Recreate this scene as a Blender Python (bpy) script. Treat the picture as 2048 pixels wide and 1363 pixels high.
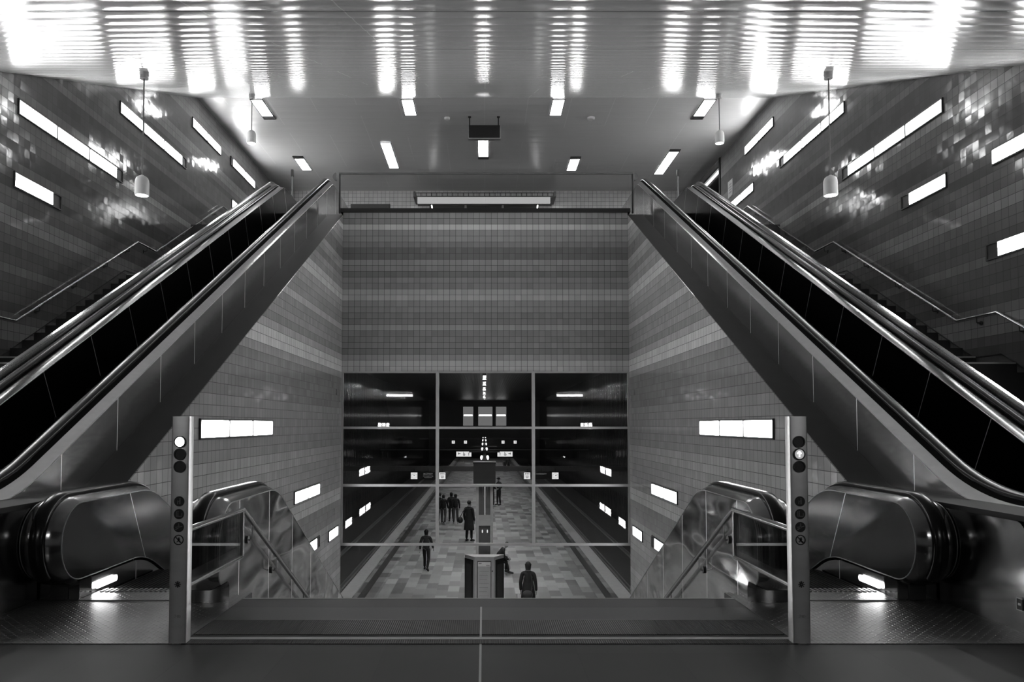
import bpy, bmesh, math, random
from mathutils import Vector, Matrix
random.seed(7)
S = bpy.context.scene
COL = S.collection
for o in list(bpy.data.objects):
    bpy.data.objects.remove(o)

# ------------------------------------------------------------------ camera, world, exposure
cam_d = bpy.data.cameras.new('camera'); cam = bpy.data.objects.new('camera', cam_d); COL.objects.link(cam)
cam.location = (-0.035, 0.0, 1.41)
cam.rotation_euler = (math.radians(90 + 2.47), 0, 0)
cam_d.sensor_width = 36.0
cam_d.lens = 1510.0 * 36.0 / 2048.0
cam_d.shift_x = (1024 - 968) / 2048.0
cam_d.shift_y = (783 - 681.5) / 2048.0
cam_d.clip_start = 0.05; cam_d.clip_end = 400
S.camera = cam
w = bpy.data.worlds.new('world'); S.world = w; w.use_nodes = True
w.node_tree.nodes['Background'].inputs[0].default_value = (0.02, 0.02, 0.02, 1)
w.node_tree.nodes['Background'].inputs[1].default_value = 0.3
S.view_settings.view_transform = 'Standard'
S.view_settings.look = 'None'
S.view_settings.exposure = 2.0
S.view_settings.gamma = 1.0
S.view_settings.use_curve_mapping = False
LAMP = 9.0            # emission of the fluorescent panels
S.cycles.max_bounces = 8
S.cycles.diffuse_bounces = 4
S.cycles.glossy_bounces = 5
S.cycles.transparent_max_bounces = 12
S.cycles.sample_clamp_indirect = 4.0
S.cycles.use_denoising = True
S.cycles.caustics_reflective = True
S.cycles.blur_glossy = 0.3

# ------------------------------------------------------------------ mesh helpers
class MB:
    def __init__(s): s.v = []; s.f = []
    def add(s, vs, fs):
        k = len(s.v); s.v += [tuple(p) for p in vs]; s.f += [tuple(i + k for i in f) for f in fs]; return s
    def box(s, x0, x1, y0, y1, z0, z1):
        return s.add([(x0,y0,z0),(x1,y0,z0),(x1,y1,z0),(x0,y1,z0),(x0,y0,z1),(x1,y0,z1),(x1,y1,z1),(x0,y1,z1)],
                     [(0,3,2,1),(4,5,6,7),(0,1,5,4),(1,2,6,5),(2,3,7,6),(3,0,4,7)])
    def prism_x(s, pts, x0, x1):
        n = len(pts)
        vs = [(x0, y, z) for y, z in pts] + [(x1, y, z) for y, z in pts]
        fs = [tuple(range(n)), tuple(range(2*n-1, n-1, -1))] + [(i, (i+1) % n, n + (i+1) % n, n + i) for i in range(n)]
        return s.add(vs, fs)
    def prism_z(s, pts, z0, z1):
        n = len(pts)
        vs = [(x, y, z0) for x, y in pts] + [(x, y, z1) for x, y in pts]
        fs = [tuple(range(n)), tuple(range(2*n-1, n-1, -1))] + [(i, (i+1) % n, n + (i+1) % n, n + i) for i in range(n)]
        return s.add(vs, fs)
    def loft(s, rings, caps=True, closed=True):
        n = len(rings[0]); k = len(s.v)
        for r in rings: s.v += [tuple(p) for p in r]
        for a in range(len(rings) - 1):
            for i in range(n if closed else n - 1):
                j = (i + 1) % n
                s.f.append((k + a*n + i, k + a*n + j, k + (a+1)*n + j, k + (a+1)*n + i))
        if caps:
            s.f.append(tuple(k + i for i in range(n)))
            s.f.append(tuple(k + (len(rings)-1)*n + i for i in range(n-1, -1, -1)))
        return s
    def tube(s, path, r, n=10, caps=True):
        path = [Vector(p) for p in path]
        rs = r if isinstance(r, (list, tuple)) else [r] * len(path)
        rings = []; up = None
        for i, p in enumerate(path):
            a = path[max(i-1, 0)]; b = path[min(i+1, len(path)-1)]
            t = (b - a).normalized()
            if up is None:
                up = Vector((0,0,1)) if abs(t.z) < 0.9 else Vector((1,0,0))
            u = t.cross(up).normalized(); v = u.cross(t).normalized(); up = v
            k = 1.0
            if 0 < i < len(path)-1:
                c = max(0.5, math.cos((path[i]-path[i-1]).angle(path[i+1]-path[i]) / 2)); k = 1/c if c > 0.7 else 1.0
            rings.append([p + (u*math.cos(q) + v*math.sin(q)) * rs[i] * (k if False else 1) for q in [2*math.pi*j/n for j in range(n)]])
        return s.loft(rings, caps)
    def lathe(s, prof, c=(0,0,0), n=20):
        rings = [[(c[0] + r*math.cos(2*math.pi*j/n), c[1] + r*math.sin(2*math.pi*j/n), c[2] + z) for j in range(n)] for r, z in prof]
        return s.loft(rings, True)
    def disc_y(s, cx, cz, r, y0, y1, n=24):      # cylinder along Y
        rings = [[(cx + r*math.cos(2*math.pi*j/n), y, cz + r*math.sin(2*math.pi*j/n)) for j in range(n)] for y in (y0, y1)]
        return s.loft(rings, True)
    def disc_x(s, x0, x1, cy, cz, r, n=20):
        rings = [[(x, cy + r*math.cos(2*math.pi*j/n), cz + r*math.sin(2*math.pi*j/n)) for j in range(n)] for x in (x0, x1)]
        return s.loft(rings, True)
    def ring_y(s, cx, cz, ro, ri, y0, y1, n=24):
        k = len(s.v)
        for y in (y0, y1):
            for r in (ro, ri):
                s.v += [(cx + r*math.cos(2*math.pi*j/n), y, cz + r*math.sin(2*math.pi*j/n)) for j in range(n)]
        for i in range(n):
            j = (i+1) % n
            for a, b in ((0, 1), (1, 3), (3, 2), (2, 0)):
                s.f.append((k+a*n+i, k+a*n+j, k+b*n+j, k+b*n+i))
        return s
    def ball(s, c, r, n=12, m=8):
        rx, ry, rz = r if isinstance(r, (tuple, list)) else (r, r, r)
        rings = []
        for a in range(1, m):
            t = math.pi * a / m
            rings.append([(c[0] + rx*math.sin(t)*math.cos(2*math.pi*j/n), c[1] + ry*math.sin(t)*math.sin(2*math.pi*j/n), c[2] - rz*math.cos(t)) for j in range(n)])
        return s.loft(rings, True)
    def bar_y(s, p, q, wdt, y0, y1):             # a straight stroke in the XZ plane
        p = Vector((p[0], p[1])); q = Vector((q[0], q[1])); d = (q - p).normalized(); nn = Vector((-d.y, d.x)) * wdt / 2
        pts = [p + nn, q + nn, q - nn, p - nn]
        vs = [(a.x, y0, a.y) for a in pts] + [(a.x, y1, a.y) for a in pts]
        return s.add(vs, [(0,1,2,3),(7,6,5,4)] + [(i, (i+1)%4, 4+(i+1)%4, 4+i) for i in range(4)])

def link(name, mb, mat, parent=None, smooth=True, ang=32, loc=None):
    me = bpy.data.meshes.new(name)
    off = Vector((0, 0, 0))
    if parent is not None: off = parent_loc(parent)
    elif loc is not None: off = Vector(loc)
    me.from_pydata([tuple(Vector(p) - off) for p in mb.v], [], mb.f)
    bm = bmesh.new(); bm.from_mesh(me)
    bmesh.ops.recalc_face_normals(bm, faces=bm.faces); bm.to_mesh(me); bm.free()
    if smooth:
        me.polygons.foreach_set('use_smooth', [True] * len(me.polygons))
        me.set_sharp_from_angle(angle=math.radians(ang))
    if mat: me.materials.append(mat)
    o = bpy.data.objects.new(name, me); COL.objects.link(o)
    if parent is not None: o.parent = parent
    elif loc is not None: o.location = loc
    return o
def parent_loc(p):
    v = Vector(p.location)
    while p.parent is not None:
        p = p.parent; v += Vector(p.location)
    return v
def tag(o, label, cat, group=None):
    o['label'] = label; o['category'] = cat
    if group: o['group'] = group
    return o
def thing(name, label, cat, loc=(0,0,0), group=None):
    o = bpy.data.objects.new(name, None); COL.objects.link(o); o.location = loc; o.empty_display_size = 0.2
    return tag(o, label, cat, group)
def struct(name, mb, mat, parent=None, smooth=False):
    o = link(name, mb, mat, parent, smooth)
    if parent is None: o['kind'] = 'structure'
    return o

def fillet(pts, rads, seg=8, closed=True):
    n = len(pts); out = []
    for i in range(n):
        p = Vector(pts[i]); r = rads[i]
        if r <= 0 or (not closed and i in (0, n-1)):
            out.append(tuple(p)); continue
        a = (Vector(pts[i-1]) - p); b = (Vector(pts[(i+1) % n]) - p)
        la, lb = a.length, b.length; a.normalize(); b.normalize()
        th = a.angle(b)
        t = min(r / math.tan(th/2), la*0.499, lb*0.499); r2 = t * math.tan(th/2)
        c = p + (a + b).normalized() * (r2 / math.sin(th/2))
        s0 = p + a*t - c; s1 = p + b*t - c
        a0 = math.atan2(s0.y, s0.x); a1 = math.atan2(s1.y, s1.x)
        d = (a1 - a0 + math.pi) % (2*math.pi) - math.pi
        for k in range(seg + 1):
            q = a0 + d*k/seg
            out.append((c.x + r2*math.cos(q), c.y + r2*math.sin(q)))
    return out
def offset(pts, d, closed=True):
    """shift a YZ polyline to the right of its direction of travel by d"""
    n = len(pts); out = []
    for i in range(n):
        p = Vector(pts[i])
        a = Vector(pts[i-1]) if (closed or i > 0) else None
        b = Vector(pts[(i+1) % n]) if (closed or i < n-1) else None
        ds = []
        if a is not None and (p-a).length > 1e-7: ds.append((p-a).normalized())
        if b is not None and (b-p).length > 1e-7: ds.append((b-p).normalized())
        ns = [Vector((q.y, -q.x)) for q in ds]
        m = sum(ns, Vector((0,0)))
        m = m.normalized() if m.length > 1e-6 else ns[0]
        k = max(0.4, m.dot(ns[0]))
        out.append(tuple(p + m * d / k))
    return out

# ------------------------------------------------------------------ materials (all grey: the photograph is black and white)
class NT:
    def __init__(s, name):
        s.m = bpy.data.materials.new(name); s.m.use_nodes = True; s.t = s.m.node_tree
        s.t.nodes.clear()
        s.out = s.t.nodes.new('ShaderNodeOutputMaterial')
    def n(s, typ, **kw):
        o = s.t.nodes.new(typ)
        for k, v in kw.items(): setattr(o, k, v)
        return o
    def l(s, a, b): s.t.links.new(a, b)
    def M(s, op, a, b=None, c=None):
        o = s.n('ShaderNodeMath', operation=op)
        for i, x in enumerate((a, b, c)):
            if x is None: continue
            if hasattr(x, 'is_output'): s.l(x, o.inputs[i])
            else: o.inputs[i].default_value = x
        return o.outputs[0]
    def pos(s):
        g = s.n('ShaderNodeNewGeometry'); x = s.n('ShaderNodeSeparateXYZ'); s.l(g.outputs['Position'], x.inputs[0])
        return g.outputs['Position'], x.outputs[0], x.outputs[1], x.outputs[2], g.outputs['Normal']
    def mixf(s, f, a, b):
        o = s.n('ShaderNodeMix', data_type='FLOAT')
        for i, x in ((0, f), (2, a), (3, b)):
            if hasattr(x, 'is_output'): s.l(x, o.inputs[i])
            else: o.inputs[i].default_value = x
        return o.outputs[0]
    def grey(s, v):
        o = s.n('ShaderNodeCombineColor')
        for i in range(3):
            if hasattr(v, 'is_output'): s.l(v, o.inputs[i])
            else: o.inputs[i].default_value = v
        return o.outputs[0]
    def noise(s, vec, scale, detail=2, rough=0.5, sx=1, sy=1, sz=1):
        o = s.n('ShaderNodeTexNoise'); o.inputs['Scale'].default_value = scale; o.inputs['Detail'].default_value = detail
        o.inputs['Roughness'].default_value = rough
        if (sx, sy, sz) != (1, 1, 1):
            mp = s.n('ShaderNodeMapping'); mp.inputs['Scale'].default_value = (sx, sy, sz); s.l(vec, mp.inputs[0]); vec = mp.outputs[0]
        s.l(vec, o.inputs['Vector']); return o.outputs[0]
    def bsdf(s, base, rough=0.5, metal=0.0, spec=0.5, normal=None, emis=None, estr=0.0, aniso=0.0):
        b = s.n('ShaderNodeBsdfPrincipled')
        def put(k, x):
            if hasattr(x, 'is_output'): s.l(x, b.inputs[k])
            else: b.inputs[k].default_value = x
        put('Base Color', s.grey(base))
        put('Roughness', rough); put('Metallic', metal); put('Specular IOR Level', spec)
        if aniso: put('Anisotropic', aniso)
        if normal is not None: s.l(normal, b.inputs['Normal'])
        if emis is not None:
            b.inputs['Emission Color'].default_value = (emis, emis, emis, 1); b.inputs['Emission Strength'].default_value = estr
        s.l(b.outputs[0], s.out.inputs[0]); return b
    def bump(s, h, strength=0.5, dist=0.01):
        o = s.n('ShaderNodeBump'); o.inputs['Strength'].default_value = strength; o.inputs['Distance'].default_value = dist
        s.l(h, o.inputs['Height']); return o.outputs[0]

def plain(name, v, rough=0.5, metal=0.0, spec=0.5, var=0.12, scale=6.0, bump=0.0):
    t = NT(name); p, x, y, z, n = t.pos()
    ns = t.noise(p, scale, 3)
    base = t.M('MULTIPLY', t.M('ADD', t.M('MULTIPLY', ns, 2*var), 1 - var), v)
    nm = t.bump(t.noise(p, scale*8, 2), bump, 0.004) if bump else None
    t.bsdf(base, rough, metal, spec, nm); return t.m
def emit(name, strength, v=1.0):
    t = NT(name); p, x, y, z, n = t.pos()
    e = t.n('ShaderNodeEmission'); e.inputs[0].default_value = (v, v, v, 1); e.inputs[1].default_value = strength
    t.l(e.outputs[0], t.out.inputs[0]); return t.m

MAIN = [.40,.38,.52,.40,.40,.36,.31,.31,.40,.38,.33,.38,.37,.46,.48,.40,.39,.36,.36,.42,.36,.36,.37,.34,.40,.47,.47]
ZT = 6.765
R0 = 21                                     # rows above the main wall's top row
rows = []
pool = [.33,.33,.36,.36,.40,.36,.33,.46,.38,.36,.31,.31,.38,.47,.47,.36,.40,.34]
rng = random.Random(11)
while len(rows) < R0:
    rows += [rng.choice(pool)] * rng.choice((1, 2, 2, 3))
rows = rows[:R0] + MAIN
while len(rows) < 96:
    rows += [rng.choice([.36,.34,.38,.31,.36,.42])] * rng.choice((1, 2, 3))
rows = rows[:96]
def tile_mat(name, axis, gain=1.0, rough=0.10, tilt=0.022, spec=0.5, lum=1.0):
    t = NT(name); p, x, y, z, n = t.pos()
    u = {'x': x, 'y': y}[axis]
    rz = t.M('DIVIDE', t.M('SUBTRACT', ZT + R0*0.15, z), 0.15)
    ru = t.M('DIVIDE', t.M('ADD', u, 30.0), 0.15)
    ri = t.M('FLOOR', rz); ci = t.M('FLOOR', ru)
    val = None
    for k in range(3):
        r = t.n('ShaderNodeValToRGB'); r.color_ramp.interpolation = 'CONSTANT'
        els = r.color_ramp.elements
        for q in range(32):
            c = (rows[k*32 + q] ** 2.2) * lum
            e = els[0] if q == 0 else (els[1] if q == 1 else els.new(q/32))
            e.position = q/32; e.color = (c, c, c, 1)
        t.l(t.M('DIVIDE', t.M('SUBTRACT', t.M('ADD', ri, 0.5), 32.0*k), 32.0), r.inputs[0])
        sp = t.n('ShaderNodeSeparateColor'); t.l(r.outputs[0], sp.inputs[0])
        val = sp.outputs[0] if val is None else t.mixf(t.M('GREATER_THAN', ri, 32.0*k - 0.5), val, sp.outputs[0])
    cv = t.n('ShaderNodeCombineXYZ'); t.l(ri, cv.inputs[0]); t.l(ci, cv.inputs[1])
    wn = t.n('ShaderNodeTexWhiteNoise', noise_dimensions='2D'); t.l(cv.outputs[0], wn.inputs['Vector'])
    val = t.M('MULTIPLY', val, t.M('ADD', t.M('MULTIPLY', wn.outputs['Value'], 0.16), 0.92))
    def joint(f):
        fr = t.M('FRACT', f); d = t.M('ABSOLUTE', t.M('SUBTRACT', fr, 0.5))
        return t.M('GREATER_THAN', d, 0.5 - 0.025)
    j = t.M('MAXIMUM', joint(rz), joint(ru))
    base = t.mixf(j, t.M('MULTIPLY', val, gain), 0.022)
    ro = t.mixf(j, rough, 0.7)
    # each tile is laid a hair out of true, and its glaze ripples
    vs = t.n('ShaderNodeVectorMath', operation='SUBTRACT'); t.l(wn.outputs['Color'], vs.inputs[0]); vs.inputs[1].default_value = (0.5, 0.5, 0.5)
    sc = t.n('ShaderNodeVectorMath', operation='SCALE'); t.l(vs.outputs[0], sc.inputs[0]); sc.inputs['Scale'].default_value = tilt
    gn = t.bump(t.noise(p, 14.0, 1), 0.06, 0.006)
    ad = t.n('ShaderNodeVectorMath', operation='ADD'); t.l(gn, ad.inputs[0]); t.l(sc.outputs[0], ad.inputs[1])
    nm = t.n('ShaderNodeVectorMath', operation='NORMALIZE'); t.l(ad.outputs[0], nm.inputs[0])
    t.bsdf(base, ro, 0.0, spec, nm.outputs[0]); return t.m

def steel(name, v=0.5, rough=0.25, wav=0.3, seam=None, metal=1.0, wdist=0.02, wscale=1.6, aniso=0.0, ys=1.0):
    """brushed steel sheet; seam = (kind, pitch, phase): joints between sheets"""
    t = NT(name); p, x, y, z, n = t.pos()
    gr = t.noise(p, 7.0, 2, 0.5, 1, 1, 4)
    base = t.M('MULTIPLY', t.M('ADD', t.M('MULTIPLY', gr, 0.2), 0.9), v)
    ro = t.M('ADD', t.M('MULTIPLY', gr, 0.08), rough - 0.04)
    h = t.noise(p, wscale, 1, 0.4, 1, ys, 1)
    nm = t.bump(h, wav, wdist)
    met = metal
    if seam:
        kind, pitch, ph = seam
        c = y if kind == 'v' else t.M('ADD', t.M('MULTIPLY', y, 0.8843), t.M('MULTIPLY', z, 0.467))
        fr = t.M('FRACT', t.M('DIVIDE', t.M('ADD', c, 50*pitch + ph), pitch))
        d = t.M('MULTIPLY', t.M('ABSOLUTE', t.M('SUBTRACT', fr, 0.5)), pitch)
        sm = t.M('LESS_THAN', d, 0.005)
        base = t.mixf(sm, base, 0.75); ro = t.mixf(sm, ro, 0.55)
    t.bsdf(base, ro, met, 0.5, nm, aniso=aniso); return t.m

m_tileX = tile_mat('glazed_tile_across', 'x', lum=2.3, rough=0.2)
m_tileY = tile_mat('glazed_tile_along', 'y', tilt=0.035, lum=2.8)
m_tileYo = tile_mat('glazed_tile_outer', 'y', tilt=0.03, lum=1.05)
m_steel = steel('brushed_steel', 0.5, 0.20)
m_rim = steel('dull_steel_rim', 0.14, 0.16, 0.05)
m_bevel = steel('bright_steel_edge', 0.85, 0.12, 0.05)
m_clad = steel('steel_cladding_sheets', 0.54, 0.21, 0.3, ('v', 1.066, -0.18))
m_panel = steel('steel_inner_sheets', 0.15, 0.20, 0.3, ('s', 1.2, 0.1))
m_panelD = steel('steel_landing_sheets', 0.34, 0.13, 0.22, ('s', 1.2, 0.1), wdist=0.03, wscale=1.4)
m_newel = steel('steel_newel', 0.30, 0.16, 0.08)
m_mirror = steel('polished_steel_sheets', 0.95, 0.11, 1.0, ('v', 0.87, 0.23), wdist=0.06, wscale=2.4, ys=0.35)
m_deck = plain('dark_granite_cap', 0.014, 0.6, spec=0.25, var=0.3, scale=3)
m_rubber = plain('black_rubber', 0.006, 0.22, spec=0.35)
m_black = plain('black_paint', 0.010, 0.45)
m_matte = plain('matte_black_guide', 0.006, 0.9, spec=0.05)
m_dark = plain('dark_grey_paint', 0.03, 0.5)
m_conc = plain('dark_concrete', 0.05, 0.8, bump=0.2)
m_step = plain('black_steps', 0.008, 0.9, spec=0.15)
m_stair = plain('dark_stair_stone', 0.014, 0.6)
m_edge = plain('light_stair_edging', 0.35, 0.5)
m_frame = plain('anodised_frame', 0.42, 0.35, metal=0.6)
m_white = plain('white_enamel', 0.55, 0.4)
m_lightgrey = plain('light_grey_paint', 0.32, 0.5)
m_mid = plain('mid_grey_paint', 0.13, 0.5)
m_lamp = emit('fluorescent_diffuser', LAMP)
m_lampC = emit('ceiling_diffuser', LAMP)
m_slot = emit('skirt_light', 5.0)
m_signal = emit('lit_signal', 3.0)
m_signal2 = emit('dim_lit_lens', 0.10)
m_sign = emit('backlit_sign', 0.20)
m_strip = plain('bright_metal_strip', 0.30, 0.4, metal=0.5)
m_beam = plain('grey_beam_paint', 0.05, 0.6)
m_seal = plain('black_fixture_end', 0.02, 0.4)

def glass_mat(name, tint=1.0, boost=1.0):
    t = NT(name); t.pos()
    tr = t.n('ShaderNodeBsdfTransparent'); tr.inputs[0].default_value = (tint, tint, tint, 1)
    gl = t.n('ShaderNodeBsdfGlossy'); gl.inputs['Roughness'].default_value = 0.0; gl.inputs[0].default_value = (1, 1, 1, 1)
    fr = t.n('ShaderNodeFresnel'); fr.inputs[0].default_value = 1.5
    mx = t.n('ShaderNodeMixShader'); t.l(t.M('MULTIPLY', fr.outputs[0], boost), mx.inputs[0])
    t.l(tr.outputs[0], mx.inputs[1]); t.l(gl.outputs[0], mx.inputs[2]); t.l(mx.outputs[0], t.out.inputs[0]); return t.m
m_glass = glass_mat('window_glass', 0.95, 1.0)
m_glass2 = glass_mat('balustrade_glass', 0.98, 0.8)

def floor_mat():
    t = NT('dark_granite_floor'); p, x, y, z, n = t.pos()
    sp = t.noise(p, 260.0, 2, 0.7); cl = t.noise(p, 1.3, 2)
    wn = t.n('ShaderNodeTexWhiteNoise', noise_dimensions='2D'); cv = t.n('ShaderNodeCombineXYZ')
    fx = t.M('DIVIDE', t.M('ADD', x, 30.057), 0.6); fy = t.M('DIVIDE', t.M('ADD', y, 30.08), 0.6)
    t.l(t.M('FLOOR', fx), cv.inputs[0]); t.l(t.M('FLOOR', fy), cv.inputs[1]); t.l(cv.outputs[0], wn.inputs['Vector'])
    v = t.M('MULTIPLY', t.M('ADD', t.M('MULTIPLY', sp, 0.5), t.M('ADD', t.M('MULTIPLY', cl, 0.4), t.M('MULTIPLY', wn.outputs[0], 0.25))), 0.044)
    def j(f): return t.M('GREATER_THAN', t.M('ABSOLUTE', t.M('SUBTRACT', t.M('FRACT', f), 0.5)), 0.495)
    jj = t.M('MAXIMUM', j(fx), j(fy))
    v = t.mixf(jj, v, 0.018)
    t.bsdf(v, 0.45, 0.0, 0.2, t.bump(sp, 0.08, 0.002)); return t.m
m_floor = floor_mat()
def ribbed(name, v, pitch=0.03):
    t = NT(name); p, x, y, z, n = t.pos()
    wv = t.M('SINE', t.M('MULTIPLY', x, 2*math.pi/pitch))
    sp = t.noise(p, 120.0, 2)
    t.bsdf(t.M('MULTIPLY', t.M('ADD', t.M('MULTIPLY', wv, 0.22), t.M('ADD', sp, 0.4)), v), 0.6, 0, 0.3, t.bump(wv, 0.5, 0.004)); return t.m
m_rib = ribbed('ribbed_guidance_strip', 0.017, 0.0145)
m_greystrip = plain('grey_granite_strip', 0.042, 0.5, var=0.25, scale=60)
m_nose = plain('dark_granite_nosing', 0.022, 0.5, var=0.25, scale=60)
def checker_mat():
    t = NT('chequer_plate_steel'); p, x, y, z, n = t.pos()
    a = t.M('ADD', x, y); b = t.M('SUBTRACT', x, y)
    P = 0.036
    fa = t.M('DIVIDE', x, P); fb = t.M('DIVIDE', y, P)
    par = t.M('MODULO', t.M('ADD', t.M('FLOOR', fa), t.M('FLOOR', fb)), 2.0)
    par = t.M('ABSOLUTE', par)
    la = t.M('SUBTRACT', t.M('FRACT', fa), 0.5); lb = t.M('SUBTRACT', t.M('FRACT', fb), 0.5)
    def ell(u, v): return t.M('SQRT', t.M('ADD', t.M('POWER', t.M('MULTIPLY', u, 2.1), 2.0), t.M('POWER', t.M('MULTIPLY', v, 5.5), 2.0)))
    c = math.sqrt(.5)
    d1 = t.M('MULTIPLY', t.M('ADD', la, lb), c); d2 = t.M('MULTIPLY', t.M('SUBTRACT', la, lb), c)
    e = t.mixf(par, ell(d1, d2), ell(d2, d1))
    h = t.M('MAXIMUM', t.M('SUBTRACT', 1.0, e), 0.0)
    h = t.M('MINIMUM', t.M('MULTIPLY', h, 2.0), 1.0)
    ns = t.noise(p, 3.0, 3)
    t.bsdf(t.M('MULTIPLY', t.M('ADD', t.M('MULTIPLY', ns, 0.5), 0.75), 0.20), 0.34, 0.9, 0.5, t.bump(h, 1.0, 0.0035)); return t.m
m_plate = checker_mat()
def ceil_mat(name, v, rough, slope, metal):
    t = NT(name); p, x, y, z, n = t.pos()
    gr = t.noise(p, 6.0, 3, 0.6, 0.25, 14, 14)
    base = t.M('MULTIPLY', t.M('ADD', t.M('MULTIPLY', gr, 0.30), 0.85), v)
    fx = t.M('DIVIDE', t.M('ADD', x, 30.0*1.13 - 0.55), 1.13)
    jn = t.M('LESS_THAN', t.M('ABSOLUTE', t.M('SUBTRACT', t.M('FRACT', fx), 0.5)), 0.0045)
    pt = t.M('GREATER_THAN', t.noise(p, 0.55, 1), 0.50)
    jn = t.M('MULTIPLY', jn, pt)
    base = t.mixf(jn, base, v*(1.6 if slope else 1.3))
    if slope:
        fy = t.M('DIVIDE', t.M('SUBTRACT', y, 5.87), 2.52)
        jy = t.M('LESS_THAN', t.M('ABSOLUTE', t.M('SUBTRACT', t.M('FRACT', t.M('ADD', fy, 10.5)), 0.5)), 0.004)
        base = t.mixf(t.M('MULTIPLY', jy, t.M('LESS_THAN', y, 9.5)), base, 0.03)
    hb = t.noise(p, 2.2, 1, 0.5, 0.6, 5, 5)
    t.bsdf(base, rough, metal, 0.32, t.bump(hb, 0.10, 0.02)); return t.m
m_ceilS = ceil_mat('metal_ceiling_slope', 0.60, 0.17, True, 0.12)
m_ceilF = ceil_mat('metal_ceiling_flat', 0.48, 0.28, False, 0.12)
def paving_mat():
    t = NT('platform_paving'); p, x, y, z, n = t.pos()
    A, B = 0.36, 0.80
    fx = t.M('DIVIDE', t.M('ADD', x, 30.0), A); cx = t.M('FLOOR', fx)
    w1 = t.n('ShaderNodeTexWhiteNoise', noise_dimensions='1D'); t.l(cx, w1.inputs['W'])
    fy = t.M('ADD', t.M('DIVIDE', y, B), w1.outputs[0]); cy = t.M('FLOOR', fy)
    cv = t.n('ShaderNodeCombineXYZ'); t.l(cx, cv.inputs[0]); t.l(cy, cv.inputs[1])
    wn = t.n('ShaderNodeTexWhiteNoise', noise_dimensions='2D'); t.l(cv.outputs[0], wn.inputs['Vector'])
    v = t.M('ADD', 0.10, t.M('MULTIPLY', wn.outputs[0], 0.20))
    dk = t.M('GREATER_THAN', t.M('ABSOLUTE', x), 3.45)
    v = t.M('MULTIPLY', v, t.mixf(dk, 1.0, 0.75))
    t.bsdf(v, 0.45, 0, 0.4); return t.m
m_pave = paving_mat()
m_pedge = plain('platform_edge_stone', 0.34, 0.5)
def hall_ceil():
    t = NT('hall_ceiling_slats'); p, x, y, z, n = t.pos()
    wv = t.M('SINE', t.M('MULTIPLY', y, 2*math.pi/0.35)); wx = t.M('SINE', t.M('MULTIPLY', x, 2*math.pi/0.2))
    t.bsdf(0.14, 0.3, 0.6, 0.5, t.bump(t.M('ADD', wv, wx), 0.4, 0.01)); return t.m
m_hceil = hall_ceil()
def hall_wall():
    t = NT('hall_wall_ribs'); p, x, y, z, n = t.pos()
    wv = t.M('SINE', t.M('MULTIPLY', y, 2*math.pi/0.5))
    t.bsdf(0.018, 0.10, 0.0, 0.4, t.bump(wv, 0.6, 0.02)); return t.m
m_hwall = hall_wall()

# ------------------------------------------------------------------ the setting
MS = (9.85 - 3.0) / 17.7                     # slope of the near ceiling
def zs(y): return 9.85 - MS * (19.2 - y)
XO = 7.45; XI = 3.6; YW = 18.9; PZ = -3.94; UF = 6.76
struct('floor', MB().box(-XO, XO, -8, 4.915, -0.3, 0.0).box(-1.98, 1.98, 4.915, 5.89, -0.3, 0.0).box(-XO, -1.98, 4.915, 6.40, -0.3, 0.0).box(1.98, XO, 4.915, 6.40, -0.3, 0.0), m_floor)
struct('trim_1', MB().box(-1.98, 1.98, 5.128, 5.504, -0.01, 0.004), m_rib)
struct('trim_2', MB().box(-1.98, 1.98, 4.915, 5.008, -0.01, 0.004), m_rib)
struct('trim_3', MB().box(-1.98, 1.98, 5.010, 5.060, -0.01, 0.006), m_strip)
struct('trim_4', MB().box(-1.98, 1.98, 5.504, 5.889, -0.01, 0.003), m_greystrip)
struct('trim_5', MB().box(-1.985, 1.985, 5.89, 6.165, -0.16, 0.003), m_nose)
struct('trim_6', MB().box(-1.985, 1.985, 6.165, 6.19, -0.16, 0.005), m_strip)
struct('trim_7', MB().box(-0.064, -0.050, -2.0, 5.01, -0.01, 0.003).box(-0.064, -0.050, 5.06, 5.888, -0.01, 0.006), m_strip)
for k, s in ((8, -1), (9, 1)):
    x0, x1 = sorted((s*1.985, s*5.9))
    struct('trim_%d' % k, MB().box(x0, x1, 4.912, 6.40, -0.01, 0.006), m_plate)
# lower stair down to the platform
mb = MB(); nst = 25; rr = -PZ / nst; tt = 7.42 / (nst - 1)
prof = [(6.19, -0.16)]
for k in range(nst):
    y = 6.19 + k*tt
    prof += [(y, -(k+1)*rr), (min(y + tt, 13.8), -(k+1)*rr)]
prof += [(13.8, PZ - 0.4), (6.19, -0.9)]
mb.prism_x(prof, -2.04, 2.04)
struct('floor_stair_lower', mb, m_conc)
struct('trim_10', MB().box(-2.04, 2.04, 6.0, 6.185, -0.9, -0.165), m_conc)
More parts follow.
